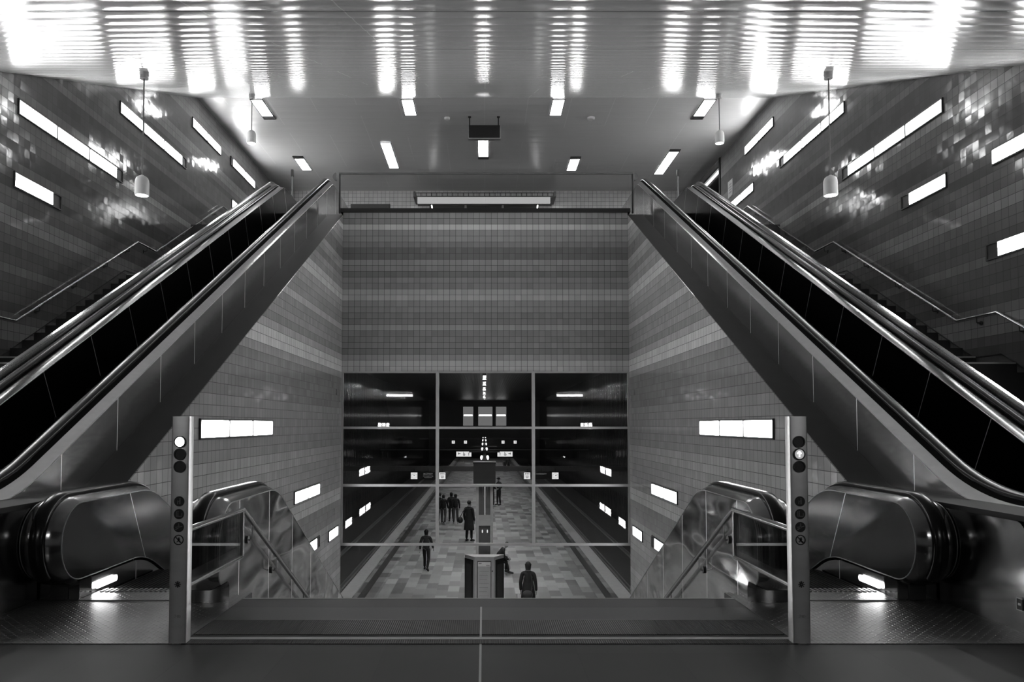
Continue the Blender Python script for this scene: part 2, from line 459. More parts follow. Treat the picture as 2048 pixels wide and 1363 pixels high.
# upper stairs either side, three flights each
for s, nm in ((-1, 'left'), (1, 'right')):
    mb = MB(); ed = MB()
    ya = [(6.83, 0.0, 2.28), (11.45, 2.28, 4.52), (16.41, 4.52, UF)]
    x0, x1 = sorted((s*5.66, s*(XO - 0.001)))
    prof = [(6.83, -0.25)]
    for (y0, z0, z1) in ya:
        for k in range(14):
            y = y0 + k * (3.75 if z0 == 0 else 4.07)/13; z = z0 + (k+1) * (z1 - z0)/14
            prof += [(y, z - (z1 - z0)/14), (y, z)]
            if k in (0, 13) : ed.box(x0 + 0.01, x1 - 0.01, y - 0.004, y + 0.03, z - 0.02, z + 0.003)
    prof += [(20.97, UF), (20.97, UF - 0.4), (6.83, -0.3)]
    mb.prism_x(prof, x0, x1)
    struct('floor_stair_%s' % nm, mb, m_stair)
    struct('trim_stair_edges_%s' % nm, ed, m_edge)
    # dark skirting line that follows the stair on the wall
    sk = fillet([(6.6, 0.12), (10.9, 2.42), (11.5, 2.42), (15.45, 4.57), (16.4, 4.62), (20.6, 6.86), (23.0, 6.9)], [0]*7, closed=False)
    m2 = MB(); xa, xb = s*(XO - 0.008), s*(XO - 0.0005)
    for a, b in zip(sk[:-1], sk[1:]):
        m2.prism_x([(a[0], a[1]), (b[0], b[1]), (b[0], b[1] + 0.018), (a[0], a[1] + 0.018)], min(xa, xb), max(xa, xb))
    struct('baseboard_%s' % nm, m2, m_black)
# outer tiled walls
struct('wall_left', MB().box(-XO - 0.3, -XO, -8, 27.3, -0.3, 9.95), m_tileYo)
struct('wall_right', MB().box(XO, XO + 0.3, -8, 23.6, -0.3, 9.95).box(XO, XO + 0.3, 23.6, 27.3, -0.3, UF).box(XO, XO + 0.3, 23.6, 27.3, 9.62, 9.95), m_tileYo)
struct('wall_far', MB().box(-XO, XO, 27.0, 27.3, UF - 0.4, 9.95), m_tileX)
struct('wall_rear', MB().box(-XO, XO, -8.3, -8.0, -0.3, 3.2), m_white)
# ceilings: bowed metal planks
mb = MB(); L = math.hypot(17.7, 6.85); npl = int(round(L / 0.42)); ty, tz = 17.7/L, 6.85/L
for k in range(npl):
    a, b = L*k/npl, L*(k+1)/npl - 0.006
    rings = []
    for q in range(7):
        u = q/6; sft = 0.007 * (1 - (2*u-1)**2); sl = a + (b-a)*u
        y = 1.5 + sl*ty + sft*tz; z = 3.0 + sl*tz - sft*ty
        rings.append([(-XO, y, z), (XO, y, z)])
    mb.loft(rings, caps=False, closed=False)
mb.prism_x([(1.5, 3.02), (19.2, 9.87), (19.2, 10.0), (1.5, 3.15)], -XO, XO)
struct('ceiling_slope', mb, m_ceilS, smooth=True)
mb = MB()
npl = 18
for k in range(npl):
    a = 19.2 + 7.8*k/npl; b = 19.2 + 7.8*(k+1)/npl - 0.005
    rings = []
    for q in range(5):
        u = q/4; rings.append([(-XO, a + (b-a)*u, 9.85 - 0.003*(1 - (2*u-1)**2)), (XO, a + (b-a)*u, 9.85 - 0.003*(1 - (2*u-1)**2))])
    mb.loft(rings, caps=False, closed=False)
mb.box(-XO, XO, 19.2, 27.0, 9.865, 10.0)
struct('ceiling', mb, m_ceilF, smooth=True)
struct('ceiling_rear', MB().box(-XO, XO, -8, 1.5, 3.0, 3.15), m_ceilF)
# centre wall, coping, inner walls and sloping caps
struct('wall_centre', MB().box(-3.6, 3.6, YW, YW + 0.3, 2.715, UF), m_tileX)
struct('trim_11', MB().box(-3.66, 3.66, YW - 0.05, YW + 0.3, UF, 6.863), m_black)
capz = lambda y: 6.73 - 0.5195 * (19.0 - y)
for s, nm in ((-1, 'left'), (1, 'right')):
    xa, xb = sorted((s*XI, s*(XI + 0.3)))
    yb = 7.55
    struct('wall_inner_%s' % nm, MB().prism_x([(7.54, 0.74), (YW, capz(YW) - 0.06), (YW, PZ), (7.54, PZ)], xa, xb).prism_x([(7.54, 0.74), (YW, capz(YW) - 0.06), (YW, capz(YW) + 0.022), (7.54, 0.80)], min(s*XI, s*(XI + .014)), max(s*XI, s*(XI + .014))), m_tileY)
    xa, xb = sorted((s*(XI + 0.0145), s*4.0))
    struct('trim_cap_%s' % nm, MB().prism_x(fillet([(5.10, 0.79), (7.52, 0.79), (19.0, 6.745), (19.0, 6.70), (7.55, 0.752), (5.10, 0.752)], [0, 0.5, 0, 0, 0.5, 0], 6), xa, xb), m_deck)
    xa, xb = sorted((s*XI, s*3.98))
    bx = fillet([(5.10, 0.002), (5.10, 0.751), (7.549, 0.751), (7.549, 0.002)], [0, 0.10, 0, 0], 6)
    struct('trim_panel_%s' % nm, MB().prism_x(bx, xa, xb), m_newel, smooth=True)
    xa, xb = sorted((s*(XI + 0.3), s*8.8))
    struct('wall_hall_front_%s' % nm, MB().box(xa, xb, YW, YW + 0.25, -5.2, UF - 0.3), m_conc)
struct('floor_upper', MB().box(-4.0, 4.0, YW + 0.3, 27.0, UF - 0.3, UF).box(-5.66, -4.0, 20.1, 27, UF - 0.3, UF).box(4.0, 5.66, 20.1, 27, UF - 0.3, UF)
       .box(-XO, -5.66, 20.97, 27, UF - 0.3, UF).box(5.66, XO, 20.97, 27, UF - 0.3, UF), m_floor)
# recessed exit on the right of the upper hall
struct('door_1', MB().box(XO + 0.02, XO + 2.2, 26.98, 27.3, UF, 9.9).box(XO + 2.0, XO + 2.3, 23.6, 27.2, UF, 9.9).box(XO + 0.02, XO + 2.2, 23.35, 23.6, UF, 9.9).box(XO + 0.3, XO + 2.3, 23.4, 27.2, 9.62, 9.9).box(XO + 0.3, XO + 2.3, 23.4, 27.2, UF - .3, UF), m_dark)
struct('trim_12', MB().box(XO - 0.03, XO + 0.02, 23.55, 23.68, UF, 9.85).box(XO - 0.02, XO + 0.01, 23.68, 26.95, 9.56, 9.64), m_black)
# glazed screen under the centre wall
mb = MB(); GX = [-3.6, -1.2, 1.2, 3.6]; GZ = [2.715, 1.324, -0.107, -1.566]
for i, z in enumerate(GZ):
    hh = 0.03 if i else 0.02
    mb.box(-3.6, 3.6, YW - 0.03, YW + 0.06, z - hh, z + hh)
for x in GX:
    x0 = max(-3.6, x - 0.04); x1 = min(3.6, x + 0.04)
    mb.box(x0, x1, YW - 0.031, YW + 0.061, GZ[-1] - 0.03, GZ[0])
win = struct('window_1', mb, m_frame)
for i in range(3):
    for j in range(3):
        link('pane', MB().add([(GX[i] + 0.02, YW + 0.015, GZ[j+1]), (GX[i+1] - 0.02, YW + 0.015, GZ[j+1]), (GX[i+1] - 0.02, YW + 0.015, GZ[j]), (GX[i] + 0.02, YW + 0.015, GZ[j])], [(0,1,2,3)]), m_glass, win, smooth=False)
# platform and hall beyond the screen
YE = 120.0
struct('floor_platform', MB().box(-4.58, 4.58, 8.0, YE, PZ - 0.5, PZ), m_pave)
for s, nm in ((-1, 'left'), (1, 'right')):
    xa, xb = sorted((s*4.12, s*4.58))
    struct('trim_edge_%s' % nm, MB().box(xa, xb, YW + 0.3, YE, PZ - 0.01, PZ + 0.006), m_pedge)
    xa, xb = sorted((s*3.72, s*3.95))
    struct('trim_guide_%s' % nm, MB().box(xa, xb, YW + 0.3, YE, PZ - 0.01, PZ + 0.005), m_greystrip)
    xa, xb = sorted((s*4.58, s*8.8))
    struct('floor_trackbed_%s' % nm, MB().box(xa, xb, YW + 0.25, YE, -5.2, -4.95), m_conc)
    xa, xb = sorted((s*8.8, s*9.1))
    struct('wall_hall_%s' % nm, MB().box(xa, xb, YW, YE, -5.2, 5.5), m_hwall)
struct('ceiling_hall', MB().box(-8.8, 8.8, YW + 0.3, YE, 5.2, 5.5), m_hceil)
struct('wall_hall_end', MB().box(-8.8, 8.8, YE, YE + 0.3, -5.2, 5.5), m_dark)

# ------------------------------------------------------------------ escalators
def slope_prof(hr):
    """height of the handrail line over Y from its key points"""
    def f(y):
        for (a, za), (b, zb) in zip(hr[:-1], hr[1:]):
            if y <= b: return za + (zb - za) * (y - a) / (b - a)
        return hr[-1][1]
    return f
def escalator(s, kind, label):
    if kind == 'up':
        hr = [(4.40, .86), (6.28, .86), (19.55, 7.87), (22.75, 7.87)]
        depth = 1.20; brad = 2.2; trad = 0.9
        xs = [(4.0, 4.33), (5.62, 5.29)]       # exterior face, interior face
        ins = [(0, .115), (.068, .040), (.118, .015), (.225, .015), (.275, .055), (.33, .09)]
        f0, f1 = 0.0, UF; sy0, sy1 = 5.6, 21.2
    else:
        hr = [(5.78, .865), (7.42, .865), (14.93, -3.07), (17.4, -3.07)]
        depth = 0.735; brad = 1.0; trad = 1.5
        xs = [(2.06, 2.40), (3.59, 3.27)]
        ins = [(0, .045), (.05, .012), (.085, 0), (.235, 0), (.27, .012), (.32, .045)]
        f0, f1 = 0.0, PZ; sy0, sy1 = 6.42, 16.2
    root = thing('escalator', label, 'escalator', (s*(xs[0][0] + xs[1][0])/2, (hr[0][0] + hr[-1][0])/2, min(f0, f1)), 'escalators of the station hall')
    y0, z0 = hr[0]; y1, z1 = hr[-1]
    R = 0.345
    topA = [(y0, z0 - 0.035), (hr[1][0], hr[1][1] - 0.035), (hr[2][0], hr[2][1] - 0.035), (y1, z1 - 0.035)]
    # lower edge of the balustrade
    dn = depth
    dl = 1.10 if kind == 'up' else dn
    low = [(y1, z1 - dn), (hr[2][0] + (0.2 if kind == 'up' else -0.14), hr[2][1] - dn), (hr[1][0] + (0.2 if kind == 'up' else -0.16), hr[1][1] - dl), (y0, z0 - dl)]
    lowB = [(y1, PZ + 0.005), (13.0, PZ + 0.03), (6.02, -0.62), (6.02, z0 - dn), (y0, z0 - dn)]
    radB = [R, brad, trad, R, 0.1, 0.1, 0.05, 0.02, R]
    poly = topA + low
    rad = [R, brad, trad, R, R, trad, brad, R]
    out0 = fillet(poly, rad, 10); outB = fillet(topA + lowB, radB, 10)
    ntop = 4 * 11
    # travel: along the top in +Y then back below -> interior lies to the right
    hrail_path = out0[-6:] + out0[:ntop] + out0[ntop:ntop + 6]
    for bi, (xe, xi) in enumerate(xs):
        d = 1 if xi > xe else -1
        stairside = kind == 'down' and bi == 0
        hrp = hrail_path
        out = outB if stairside else out0
        if kind == 'up' and bi == 1:
            # the side towards the stair carries a polished edge strip above the belt
            out = offset(out0, 0.16); hrp = offset(hrail_path, 0.16, closed=False)
            top0 = out0[4:ntop - 4]; ea, eb = offset(top0, 0.040, closed=False), offset(top0, 0.22, closed=False)
            link('edge_strip', MB().prism_x(ea + eb[::-1], min(s*(xe - 0.045), s*xe), max(s*(xe - 0.045), s*xe)), m_bevel, root, smooth=False)
            for dd in (0.86, 0.92):
                link('skirt_trim', MB().tube([(s*(xi - 0.004), p[0], p[1]) for p in offset(top0[10:-10], dd, closed=False)], 0.007, 6), m_newel, root)
        rings = []
        for q, inset in (ins if not (kind == 'up' and bi == 1) else ins[:4] + [(.28, .022), (.33, .034)]):
            pts = offset(out, inset)
            rings.append([(s*(xe + d*q*abs(xi-xe)/ins[-1][0]), a, b) for a, b in pts])
        mb = MB().loft(rings, caps=False)
        body = link('balustrade', mb, m_bevel if (kind == 'up' and bi == 0) else m_rim if kind == 'up' else m_newel, root, ang=24)
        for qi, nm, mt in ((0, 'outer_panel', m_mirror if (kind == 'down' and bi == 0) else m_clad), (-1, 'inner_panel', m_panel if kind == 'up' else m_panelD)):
            x = rings[qi][0][0]; pts = [(p[1], p[2]) for p in rings[qi]]
            xo = x + s * d * (0.004 if qi == 0 else -0.004)
            pm = MB(); n = len(pts)
            pm.prism_x(pts, min(x, xo), max(x, xo))
            link(nm, pm, mt, body, smooth=False)
            lp = [(x, p[0], p[1]) for p in pts]
            lp = lp + lp[:1] if (qi and kind == 'down') else lp[-9:] + lp[:ntop]
            link('edge_bead', MB().tube(lp, 0.0045, 6, caps=False), m_strip, body)
        # handrail belt
        xc = xe + (xi - xe) * (0.34 if kind == 'up' and bi == 1 else 0.5)
        hp = offset(hrp, -0.002, closed=False)
        sec = [(-.056, -.004), (-.056, .018), (-.042, .033), (0, .038), (.042, .033), (.056, .018), (.056, -.004)]
        rg = []
        base = hp
        for k in range(len(base)):
            pass
        if kind == 'up':
            # black guide strips on either side of the belt
            for gs in ([(-.094, -.036), (-.060, -.008), (-.060, -.020), (-.094, -.048)], [(.060, -.008), (.106, -.050), (.106, -.062), (.060, -.020)]):
                go = [offset(base, -b, closed=False) for a, b in gs]
                link('guide_strip', MB().loft([[(s*(xc + d*gs[j][0]), go[j][k][0], go[j][k][1]) for j in range(4)] for k in range(len(base))]), m_matte, body, smooth=False)
        offs = [offset(base, -b, closed=False) for a, b in sec]
        for k in range(len(base)):
            rg.append([(s*(xc + sec[j][0]), offs[j][k][0], offs[j][k][1]) for j in range(len(sec))])
        link('handrail', MB().loft(rg, caps=True), m_rubber, body, ang=60)
        # plinth below the balustrade
        lowp = offset([(low[3][0] + 0.33, low[3][1] + 0.02)] + [(low[2][0], low[2][1] + 0.02), (low[1][0], low[1][1] + 0.02), (low[0][0] - 0.33, low[0][1] + 0.02)], 0, closed=False)
        lf = fillet(lowp, [0, brad, trad, 0], 10, closed=False)
        if kind == 'up':
            bot = [(lf[-1][0], UF - 0.25), (19.9, UF - 0.3), (19.0, UF - 0.75), (6.6, -0.01), (lf[0][0], 0.002)]
            bot = [(lf[-1][0], UF + 0.002), (20.12, UF + 0.002), (20.08, UF - 0.55), (7.1, -0.02), (6.45, 0.008), (lf[0][0], 0.008)]
        else:
            bot = [(lf[-1][0], PZ + 0.002), (14.9, PZ + 0.002), (13.9, PZ + 0.002), (7.6, -0.95), (6.9, -0.75), (6.42, -0.5), (6.42, 0.008), (lf[0][0], 0.008)]
            if bi == 0: continue
        ci, ce = xi - d*0.012, xe + d*(0.0 if (kind == 'down' and bi == 0) else 0.006)
        link('plinth', MB().prism_x(lf + bot, min(s*ce, s*ci), max(s*ce, s*ci)), (m_mirror if (kind == 'down' and bi == 0) else m_clad), root, smooth=False)
    # steps, comb plates, skirt lights
    xa, xb = sorted((s*(xs[0][1] + 0.0), s*(xs[1][1] - 0.0)))
    drop = 0.87
    f = slope_prof(hr)
    n = int((sy1 - sy0) / 0.36)
    m0 = None
    for k in range(n):
        y = sy0 + (k + 0.5) * (sy1 - sy0) / n
        zc = f(y - 0.25 if kind == 'up' else y + 0.1) - drop - 0.012
        dy = (sy1 - sy0) / n / 2 + 0.01
        if m0 is None:
            sm = MB().box(xa + 0.008, xb - 0.008, y - dy, y + dy, zc - 0.26, zc)
            for g in range(22):
                xg = xa + 0.02 + (xb - xa - 0.04) * (g + 0.5) / 22
                sm.box(xg - 0.006, xg + 0.006, y - dy, y + dy, zc - 0.002, zc + 0.005)
            m0 = link('step', sm, m_step, root, smooth=False); ys, zz = y, zc
        else:
            c = m0.copy(); COL.objects.link(c); c.location = (m0.location[0], m0.location[1] + y - ys, m0.location[2] + zc - zz)
    for (ya, yb, zf) in ((hr[0][0] + 0.3, sy0, f0), (sy1, hr[-1][0] - 0.35, f1)):
        cm = MB().box(xa, xb, ya, yb, zf - 0.02, zf + 0.014)
        ye = yb if yb == sy0 else ya
        for g in range(20):
            xg = xa + 0.02 + (xb - xa - 0.04) * (g + 0.5) / 20
            cm.box(xg - 0.010, xg + 0.010, ye - 0.06, ye + 0.06, zf + 0.014, zf + 0.022)
        link('comb_plate', cm, m_plate, root, smooth=False)
    if kind == 'down':
        for bi in (0, 1):
            xe = xs[bi][1] + (0.0 if bi == 0 else 0.0)
            d = 1 if bi == 0 else -1
            xw = s * (xe + d*0.001); xw2 = s * (xe + d*0.008)
            pl = [(6.35, 0.042), (6.71, 0.042), (6.71, 0.092), (6.35, 0.092)]
            link('skirt_lamp', MB().prism_x(fillet(pl, [.02]*4, 5), min(xw, xw2), max(xw, xw2)), m_slot, root)
        # small rating plate on the newel base nearest the stair
        if s < 0:
            link('rating_plate', MB().box(-2.30, -2.215, 6.096, 6.104, 0.03, 0.065), m_white, root, smooth=False)
        for xe, xi in xs:
            a, b = sorted((s*xe, s*xi))
            nb = link('newel_base', MB().box(a + 0.003, b - 0.003, 6.105, 6.30, 0.008, 0.16), m_panelD, root, smooth=False)
            link('cover_plate', MB().box(a + 0.09, b - 0.09, 6.099, 6.1045, 0.012, 0.15), m_black, nb, smooth=False)
    return root
escalator(-1, 'up', 'long steel escalator climbing to the upper hall beside the left stair')
escalator(1, 'up', 'long steel escalator climbing to the upper hall beside the right stair')
escalator(-1, 'down', 'steel escalator going down to the platform on the left of the middle stair')
escalator(1, 'down', 'steel escalator going down to the platform on the right of the middle stair')

# ------------------------------------------------------------------ signal posts with lamps and pictograms
def signal_post(s, label, lit):
    xa, xb = (-2.067, -1.953) if s < 0 else (1.955, 2.069)
    xc = (xa + xb)/2; yf = 4.92
    root = thing('signal_post', label, 'signal post', (xc, 4.96, 0), 'escalator signal posts')
    prof = fillet([(xa, yf), (xb, yf), (xb, yf + 0.085), (xa, yf + 0.085)], [.008]*4, 3)
    link('post', MB().prism_z(prof, 0.0045, 1.462), steel('post_steel_' + ('l' if s < 0 else 'r'), 0.58, 0.40, 0.15), root)
    for k, z in enumerate((1.297, 1.217, 1.136)):
        h = link('signal_lamp', MB().ring_y(xc + 0.0, z, 0.038, 0.031, yf - 0.012, yf - 0.001), m_black, root)
        link('lens', MB().disc_y(xc, z, 0.0315, yf - 0.006, yf - 0.001), (m_signal if lit == 0 else m_signal2) if k == lit else m_black, h)
        if lit == 1 and k == 1:
            ar = MB().bar_y((xc, z - 0.018), (xc, z + 0.012), 0.007, yf - 0.0075, yf - 0.0061)
            ar.bar_y((xc - 0.013, z + 0.003), (xc, z + 0.018), 0.006, yf - 0.0075, yf - 0.0061).bar_y((xc + 0.013, z + 0.003), (xc, z + 0.018), 0.006, yf - 0.0075, yf - 0.0061)
            link('arrow', ar, m_signal, h, smooth=False)
    def B(m, p, q, wd): m.bar_y((xc + p[0], zc + p[1]), (xc + q[0], zc + q[1]), wd, yf - 0.0055, yf - 0.0035)
    for k, zc in enumerate((0.912, 0.830, 0.747)):
        d = link('pictogram', MB().disc_y(xc, zc, 0.033, yf - 0.0035, yf - 0.0005), m_black, root)
        g = MB()
        if k == 0:      # adult holding a child by the hand
            g.disc_y(xc + 0.006, zc + 0.018, 0.004, yf - 0.0055, yf - 0.0035, 12); B(g, (0.006, 0.012), (0.006, -0.018), 0.008)
            g.disc_y(xc - 0.009, zc + 0.002, 0.003, yf - 0.0055, yf - 0.0035, 12); B(g, (-0.009, -0.003), (-0.009, -0.018), 0.005); B(g, (0.004, 0.006), (-0.008, -0.005), 0.003)
        elif k == 1:    # stand still between the handrails
            B(g, (-0.016, 0.018), (-0.016, -0.016), 0.005); B(g, (-0.016, -0.014), (0.020, -0.014), 0.005); B(g, (0.019, -0.014), (0.019, 0.006), 0.004)
            B(g, (-0.006, 0.012), (-0.006, -0.012), 0.006); g.disc_y(xc - 0.006, zc + 0.018, 0.004, yf - 0.0055, yf - 0.0035, 12)
        else:           # carry the dog
            B(g, (-0.020, -0.016), (0.002, -0.004), 0.007); B(g, (0.0, 0.012), (0.0, -0.006), 0.009); g.disc_y(xc, zc + 0.019, 0.0045, yf - 0.0055, yf - 0.0035, 12)
            B(g, (0.0, -0.002), (0.024, 0.006), 0.006); B(g, (-0.020, -0.002), (0.0, 0.002), 0.005)
        link('symbol', g, m_mid, d, smooth=False)
    zc = 0.664
    d = link('pictogram', MB().ring_y(xc, zc, 0.033, 0.027, yf - 0.0035, yf - 0.0005), m_black, root)
    g = MB(); B(g, (-0.020, 0.020), (0.020, -0.020), 0.005); g.disc_y(xc + 0.003, zc + 0.012, 0.005, yf - 0.0055, yf - 0.0035, 12)
    B(g, (0.003, 0.008), (0.001, -0.006), 0.010); B(g, (0.0, -0.004), (-0.011, -0.014), 0.005); B(g, (0.001, -0.004), (0.011, -0.016), 0.005); B(g, (-0.006, 0.0), (0.009, 0.003), 0.004)
    link('symbol', g, m_black, d, smooth=False)
    zc = 0.38; g = MB()
    for k in range(8):
        a = math.pi*k/4; B(g, (0.004*math.cos(a), 0.004*math.sin(a)), (0.021*math.cos(a), 0.021*math.sin(a)), 0.005)
    link('star_mark', g, m_black, root, smooth=False)
    zc = 0.176; g = MB()
    for p, q in (((-.022, .008), (-.010, .010)), ((-.010, .010), (-.006, .0)), ((-.006, .0), (-.020, -.008)), ((.002, .009), (.004, -.008)), ((.009, .009), (.009, -.008)), ((.016, .008), (.020, .002)), ((.020, .002), (.016, -.008))):
        B(g, p, q, 0.003)
    link('scratched_mark', g, m_lightgrey, root, smooth=False)
    return root
signal_post(-1, 'steel signal post with its top lamp lit, left of the middle stair', 0)
signal_post(1, 'steel signal post with its middle lamp lit, right of the middle stair', 1)

# ------------------------------------------------------------------ stair barriers and handrails in the middle
for s, side in ((-1, 'left'), (1, 'right')):
    x = s*2.0
    root = thing('stair_handrail', 'steel handrail with glazed end frame on the %s side of the middle stair' % side, 'handrail', (x, 6.19, 0), 'handrails of the middle stair')
    pth = [(x, 5.005, .715), (x, 6.19, .715), (x, 13.9, .715 - 0.53*(13.9 - 6.19)), (x, 14.5, .715 - 0.53*(13.9 - 6.19))]
    link('rail', MB().tube(pth, 0.021, 12), m_steel, root)
    link('lower_rail', MB().tube([(x, 5.005, .337), (x, 6.18, .337)], 0.016, 10), m_steel, root)
    link('post', MB().box(x - 0.014, x + 0.014, 6.155, 6.19, .335, .70), m_steel, root)
    link('pane', MB().box(x - 0.004, x + 0.004, 5.02, 6.15, .352, .70), m_glass2, root)
    f = lambda y: .715 - 0.53*(y - 6.19)
    for y in (6.45, 7.2, 8.3, 9.9, 11.5, 13.1):
        br = MB().tube([(x, y, f(y) - 0.01), (x, y, f(y) - 0.13), (s*2.03, y + 0.02, f(y) - 0.15), (s*2.05, y + 0.05, f(y) - 0.15)], 0.006, 8)
        b = link('bracket', br, m_steel, root)
        link('rosette', MB().disc_x(min(s*2.045, s*2.0595), max(s*2.045, s*2.0595), y + 0.05, f(y) - 0.15, 0.034), m_black, b)
# handrails on the outer walls
for s, side in ((-1, 'left'), (1, 'right')):
    x = s*(XO - 0.075)
    root = thing('wall_handrail', 'slim steel handrail stepping up the tiled %s wall above the side stair' % side, 'handrail', (s*XO, 14.0, 2.2), 'handrails on the outer walls')
    pts = [(6.7, 0.80), (10.85, 3.03), (11.78, 3.03), (15.85, 5.27), (16.74, 5.27), (20.97, 7.53), (22.6, 7.53)]
    link('rail', MB().tube([(x, a, b) for a, b in pts], 0.020, 10), m_steel, root)
    g = slope_prof(pts)
    for y in (7.4, 8.4, 9.5, 10.4, 11.3, 12.4, 13.5, 14.6, 15.5, 16.3, 17.2, 18.4, 19.4, 20.4, 21.6):
        z = g(y)
        b = link('bracket', MB().tube([(x, y, z - 0.012), (x, y, z - 0.09), (s*(XO - 0.012), y, z - 0.10)], 0.010, 8), m_black, root)
        link('rosette', MB().disc_x(min(s*XO - s*0.001, s*(XO - 0.014)), max(s*XO - s*0.001, s*(XO - 0.014)), y, z - 0.10, 0.034), m_black, b)

# ------------------------------------------------------------------ light fixtures
def wall_light(xw, d, y0, y1, z0, z1, lit, darkend, label, group):
    """long recessed light in a tiled wall at X=xw; d is the way it faces"""
    root = thing('wall_light', label, 'wall light', (xw, (y0 + y1)/2, z0), group)
    a = xw + d*0.0015; b = xw + d*0.03; c = xw + d*0.012
    lo, hi = min(a, b), max(a, b)
    e = 0.022
    fr = MB().box(lo, hi, y0, y1, z0, z0 + e).box(lo, hi, y0, y1, z1 - e, z1).box(lo, hi, y0, y0 + e, z0 + e, z1 - e).box(lo, hi, y1 - e, y1, z0 + e, z1 - e)
    link('frame', fr, m_dark, root, smooth=False)
    ya, yb = y0 + e, y1 - e
    dk = 0.225
    if darkend == 'far': yb -= dk
    if darkend == 'near': ya += dk
    if darkend:
        p, q = (yb, y1 - e) if darkend == 'far' else (y0 + e, ya)
        link('end_plate', MB().box(min(a, c), max(a, c), p, q, z0 + e, z1 - e), m_seal, root, smooth=False)
    for k in range(lit):
        if k: fr2 = link('divider', MB().box(min(a, b), max(a, b), ya + (yb - ya)*k/lit - 0.017, ya + (yb - ya)*k/lit + 0.017, z0 + e, z1 - e), m_dark, root, smooth=False)
        p = ya + (yb - ya)*k/lit + (0.018 if k else 0); q = ya + (yb - ya)*(k+1)/lit - (0.018 if k < lit - 1 else 0)
        link('light_panel', MB().box(min(a, c), max(a, c), p, q, z0 + e, z1 - e), m_lamp, root, smooth=False)
    return root
G1, G2 = 'lights in the outer tiled walls', 'lights in the inner tiled walls'
for (s, side, fx) in ((-1, 'left', [
    (11.79, 15.26, 6.33, 6.59, 3, 'far', 'longest wall light high on the left wall, three panels, nearest the camera'),
    (15.09, 18.50, 7.73, 7.99, 3, 'far', 'three panel wall light high on the left wall behind the nearest hanging lamp'),
    (18.85, 20.93, 8.95, 9.21, 2, None, 'two panel wall light close under the ceiling on the left wall'),
    (21.76, 24.08, 8.99, 9.25, 2, 'near', 'farthest high wall light on the left wall, black plate at its near end'),
    (21.90, 24.00, 7.76, 8.02, 2, None, 'wall light on the left wall half hidden by the climbing escalator'),
    (11.73, 13.06, 5.14, 5.40, 1, 'far', 'short one panel wall light with black end plate on the left wall')]),
    (1, 'right', [
    (12.08, 15.54, 6.48, 6.73, 3, 'far', 'longest wall light high on the right wall, three panels, nearest the camera'),
    (15.38, 18.80, 7.86, 8.11, 3, 'far', 'three panel wall light high on the right wall behind the nearest hanging lamp'),
    (19.17, 21.31, 9.09, 9.35, 2, None, 'two panel wall light close under the ceiling on the right wall'),
    (20.66, 22.75, 7.87, 8.12, 2, None, 'wall light on the right wall half hidden by the climbing escalator'),
    (12.03, 13.36, 5.23, 5.48, 1, 'far', 'short one panel wall light with black end plate on the right wall'),
    (8.85, 10.95, 5.20, 5.45, 2, None, 'wall light cut by the right edge of the picture, upper of two'),
    (8.70, 11.13, 3.83, 4.08, 2, 'far', 'wall light with black end plate cut by right picture edge, lower of two')])):
    for (y0, y1, z0, z1, n, dk, lb) in fx:
        wall_light(s*XO, -s, y0, y1, z0, z1, n, dk, lb, G1)
for (s, side) in ((-1, 'left'), (1, 'right')):
    wall_light(s*XI, -s, 9.44, 12.68, 1.22, 1.485, 3, None, 'three panel wall light on the %s inner wall beside the signal post' % side, G2)
    wall_light(s*XI, -s, 14.20, 16.38, -0.10, 0.155, 2, None, 'two panel wall light on the %s inner wall beside the glazed screen' % side, G2)
    wall_light(s*XI, -s, 17.38, 18.48, -1.285, -1.03, 1, None, 'single panel wall light at the end of the %s inner wall by the glazed screen' % side, G2)
    wall_light(s*XI, -s, 14.05, 16.42, -1.235, -0.98, 2, 'far', 'low wall light on the %s inner wall cut off by the sloping escalator side' % side, G2)
# unseen lights added to the near left wall, mirroring the right, for even lighting
wall_light(-XO, 1, 8.60, 10.70, 5.20, 5.45, 2, None, 'added wall light, unseen beyond the left edge of the picture, upper one', G1)
wall_light(-XO, 1, 8.60, 10.90, 3.83, 4.08, 2, 'far', 'added wall light, unseen beyond the left edge of the picture, lower one', G1)

def ceiling_light(xc, y0, y1, lit, darkend, label, z=9.846, wd=0.29, grp='strip lights in the flat ceiling'):
    root = thing('ceiling_light', label, 'ceiling light', (xc, (y0 + y1)/2, z), grp)
    e = 0.022; a, b = xc - wd/2 - e, xc + wd/2 + e
    z1 = z - 0.004; z0 = z1 - 0.025
    link('frame', MB().box(a, a + e, y0, y1, z0, z1).box(b - e, b, y0, y1, z0, z1).box(a + e, b - e, y0, y0 + e, z0, z1).box(a + e, b - e, y1 - e, y1, z0, z1), m_dark, root, smooth=False)
    ya, yb = y0 + e, y1 - e
    if darkend == 'far': yb -= 0.2
    if darkend == 'near': ya += 0.2
    if darkend:
        p, q = (yb, y1 - e) if darkend == 'far' else (y0 + e, ya)
        link('end_plate', MB().box(a + e, b - e, p, q, z0 + 0.012, z1), m_seal, root, smooth=False)
    for k in range(lit):
        p = ya + (yb - ya)*k/lit + (0.01 if k else 0); q = ya + (yb - ya)*(k+1)/lit - (0.01 if k < lit - 1 else 0)
        link('light_panel', MB().box(a + e, b - e, p, q, z0 + 0.012, z1), m_lampC, root, smooth=False)
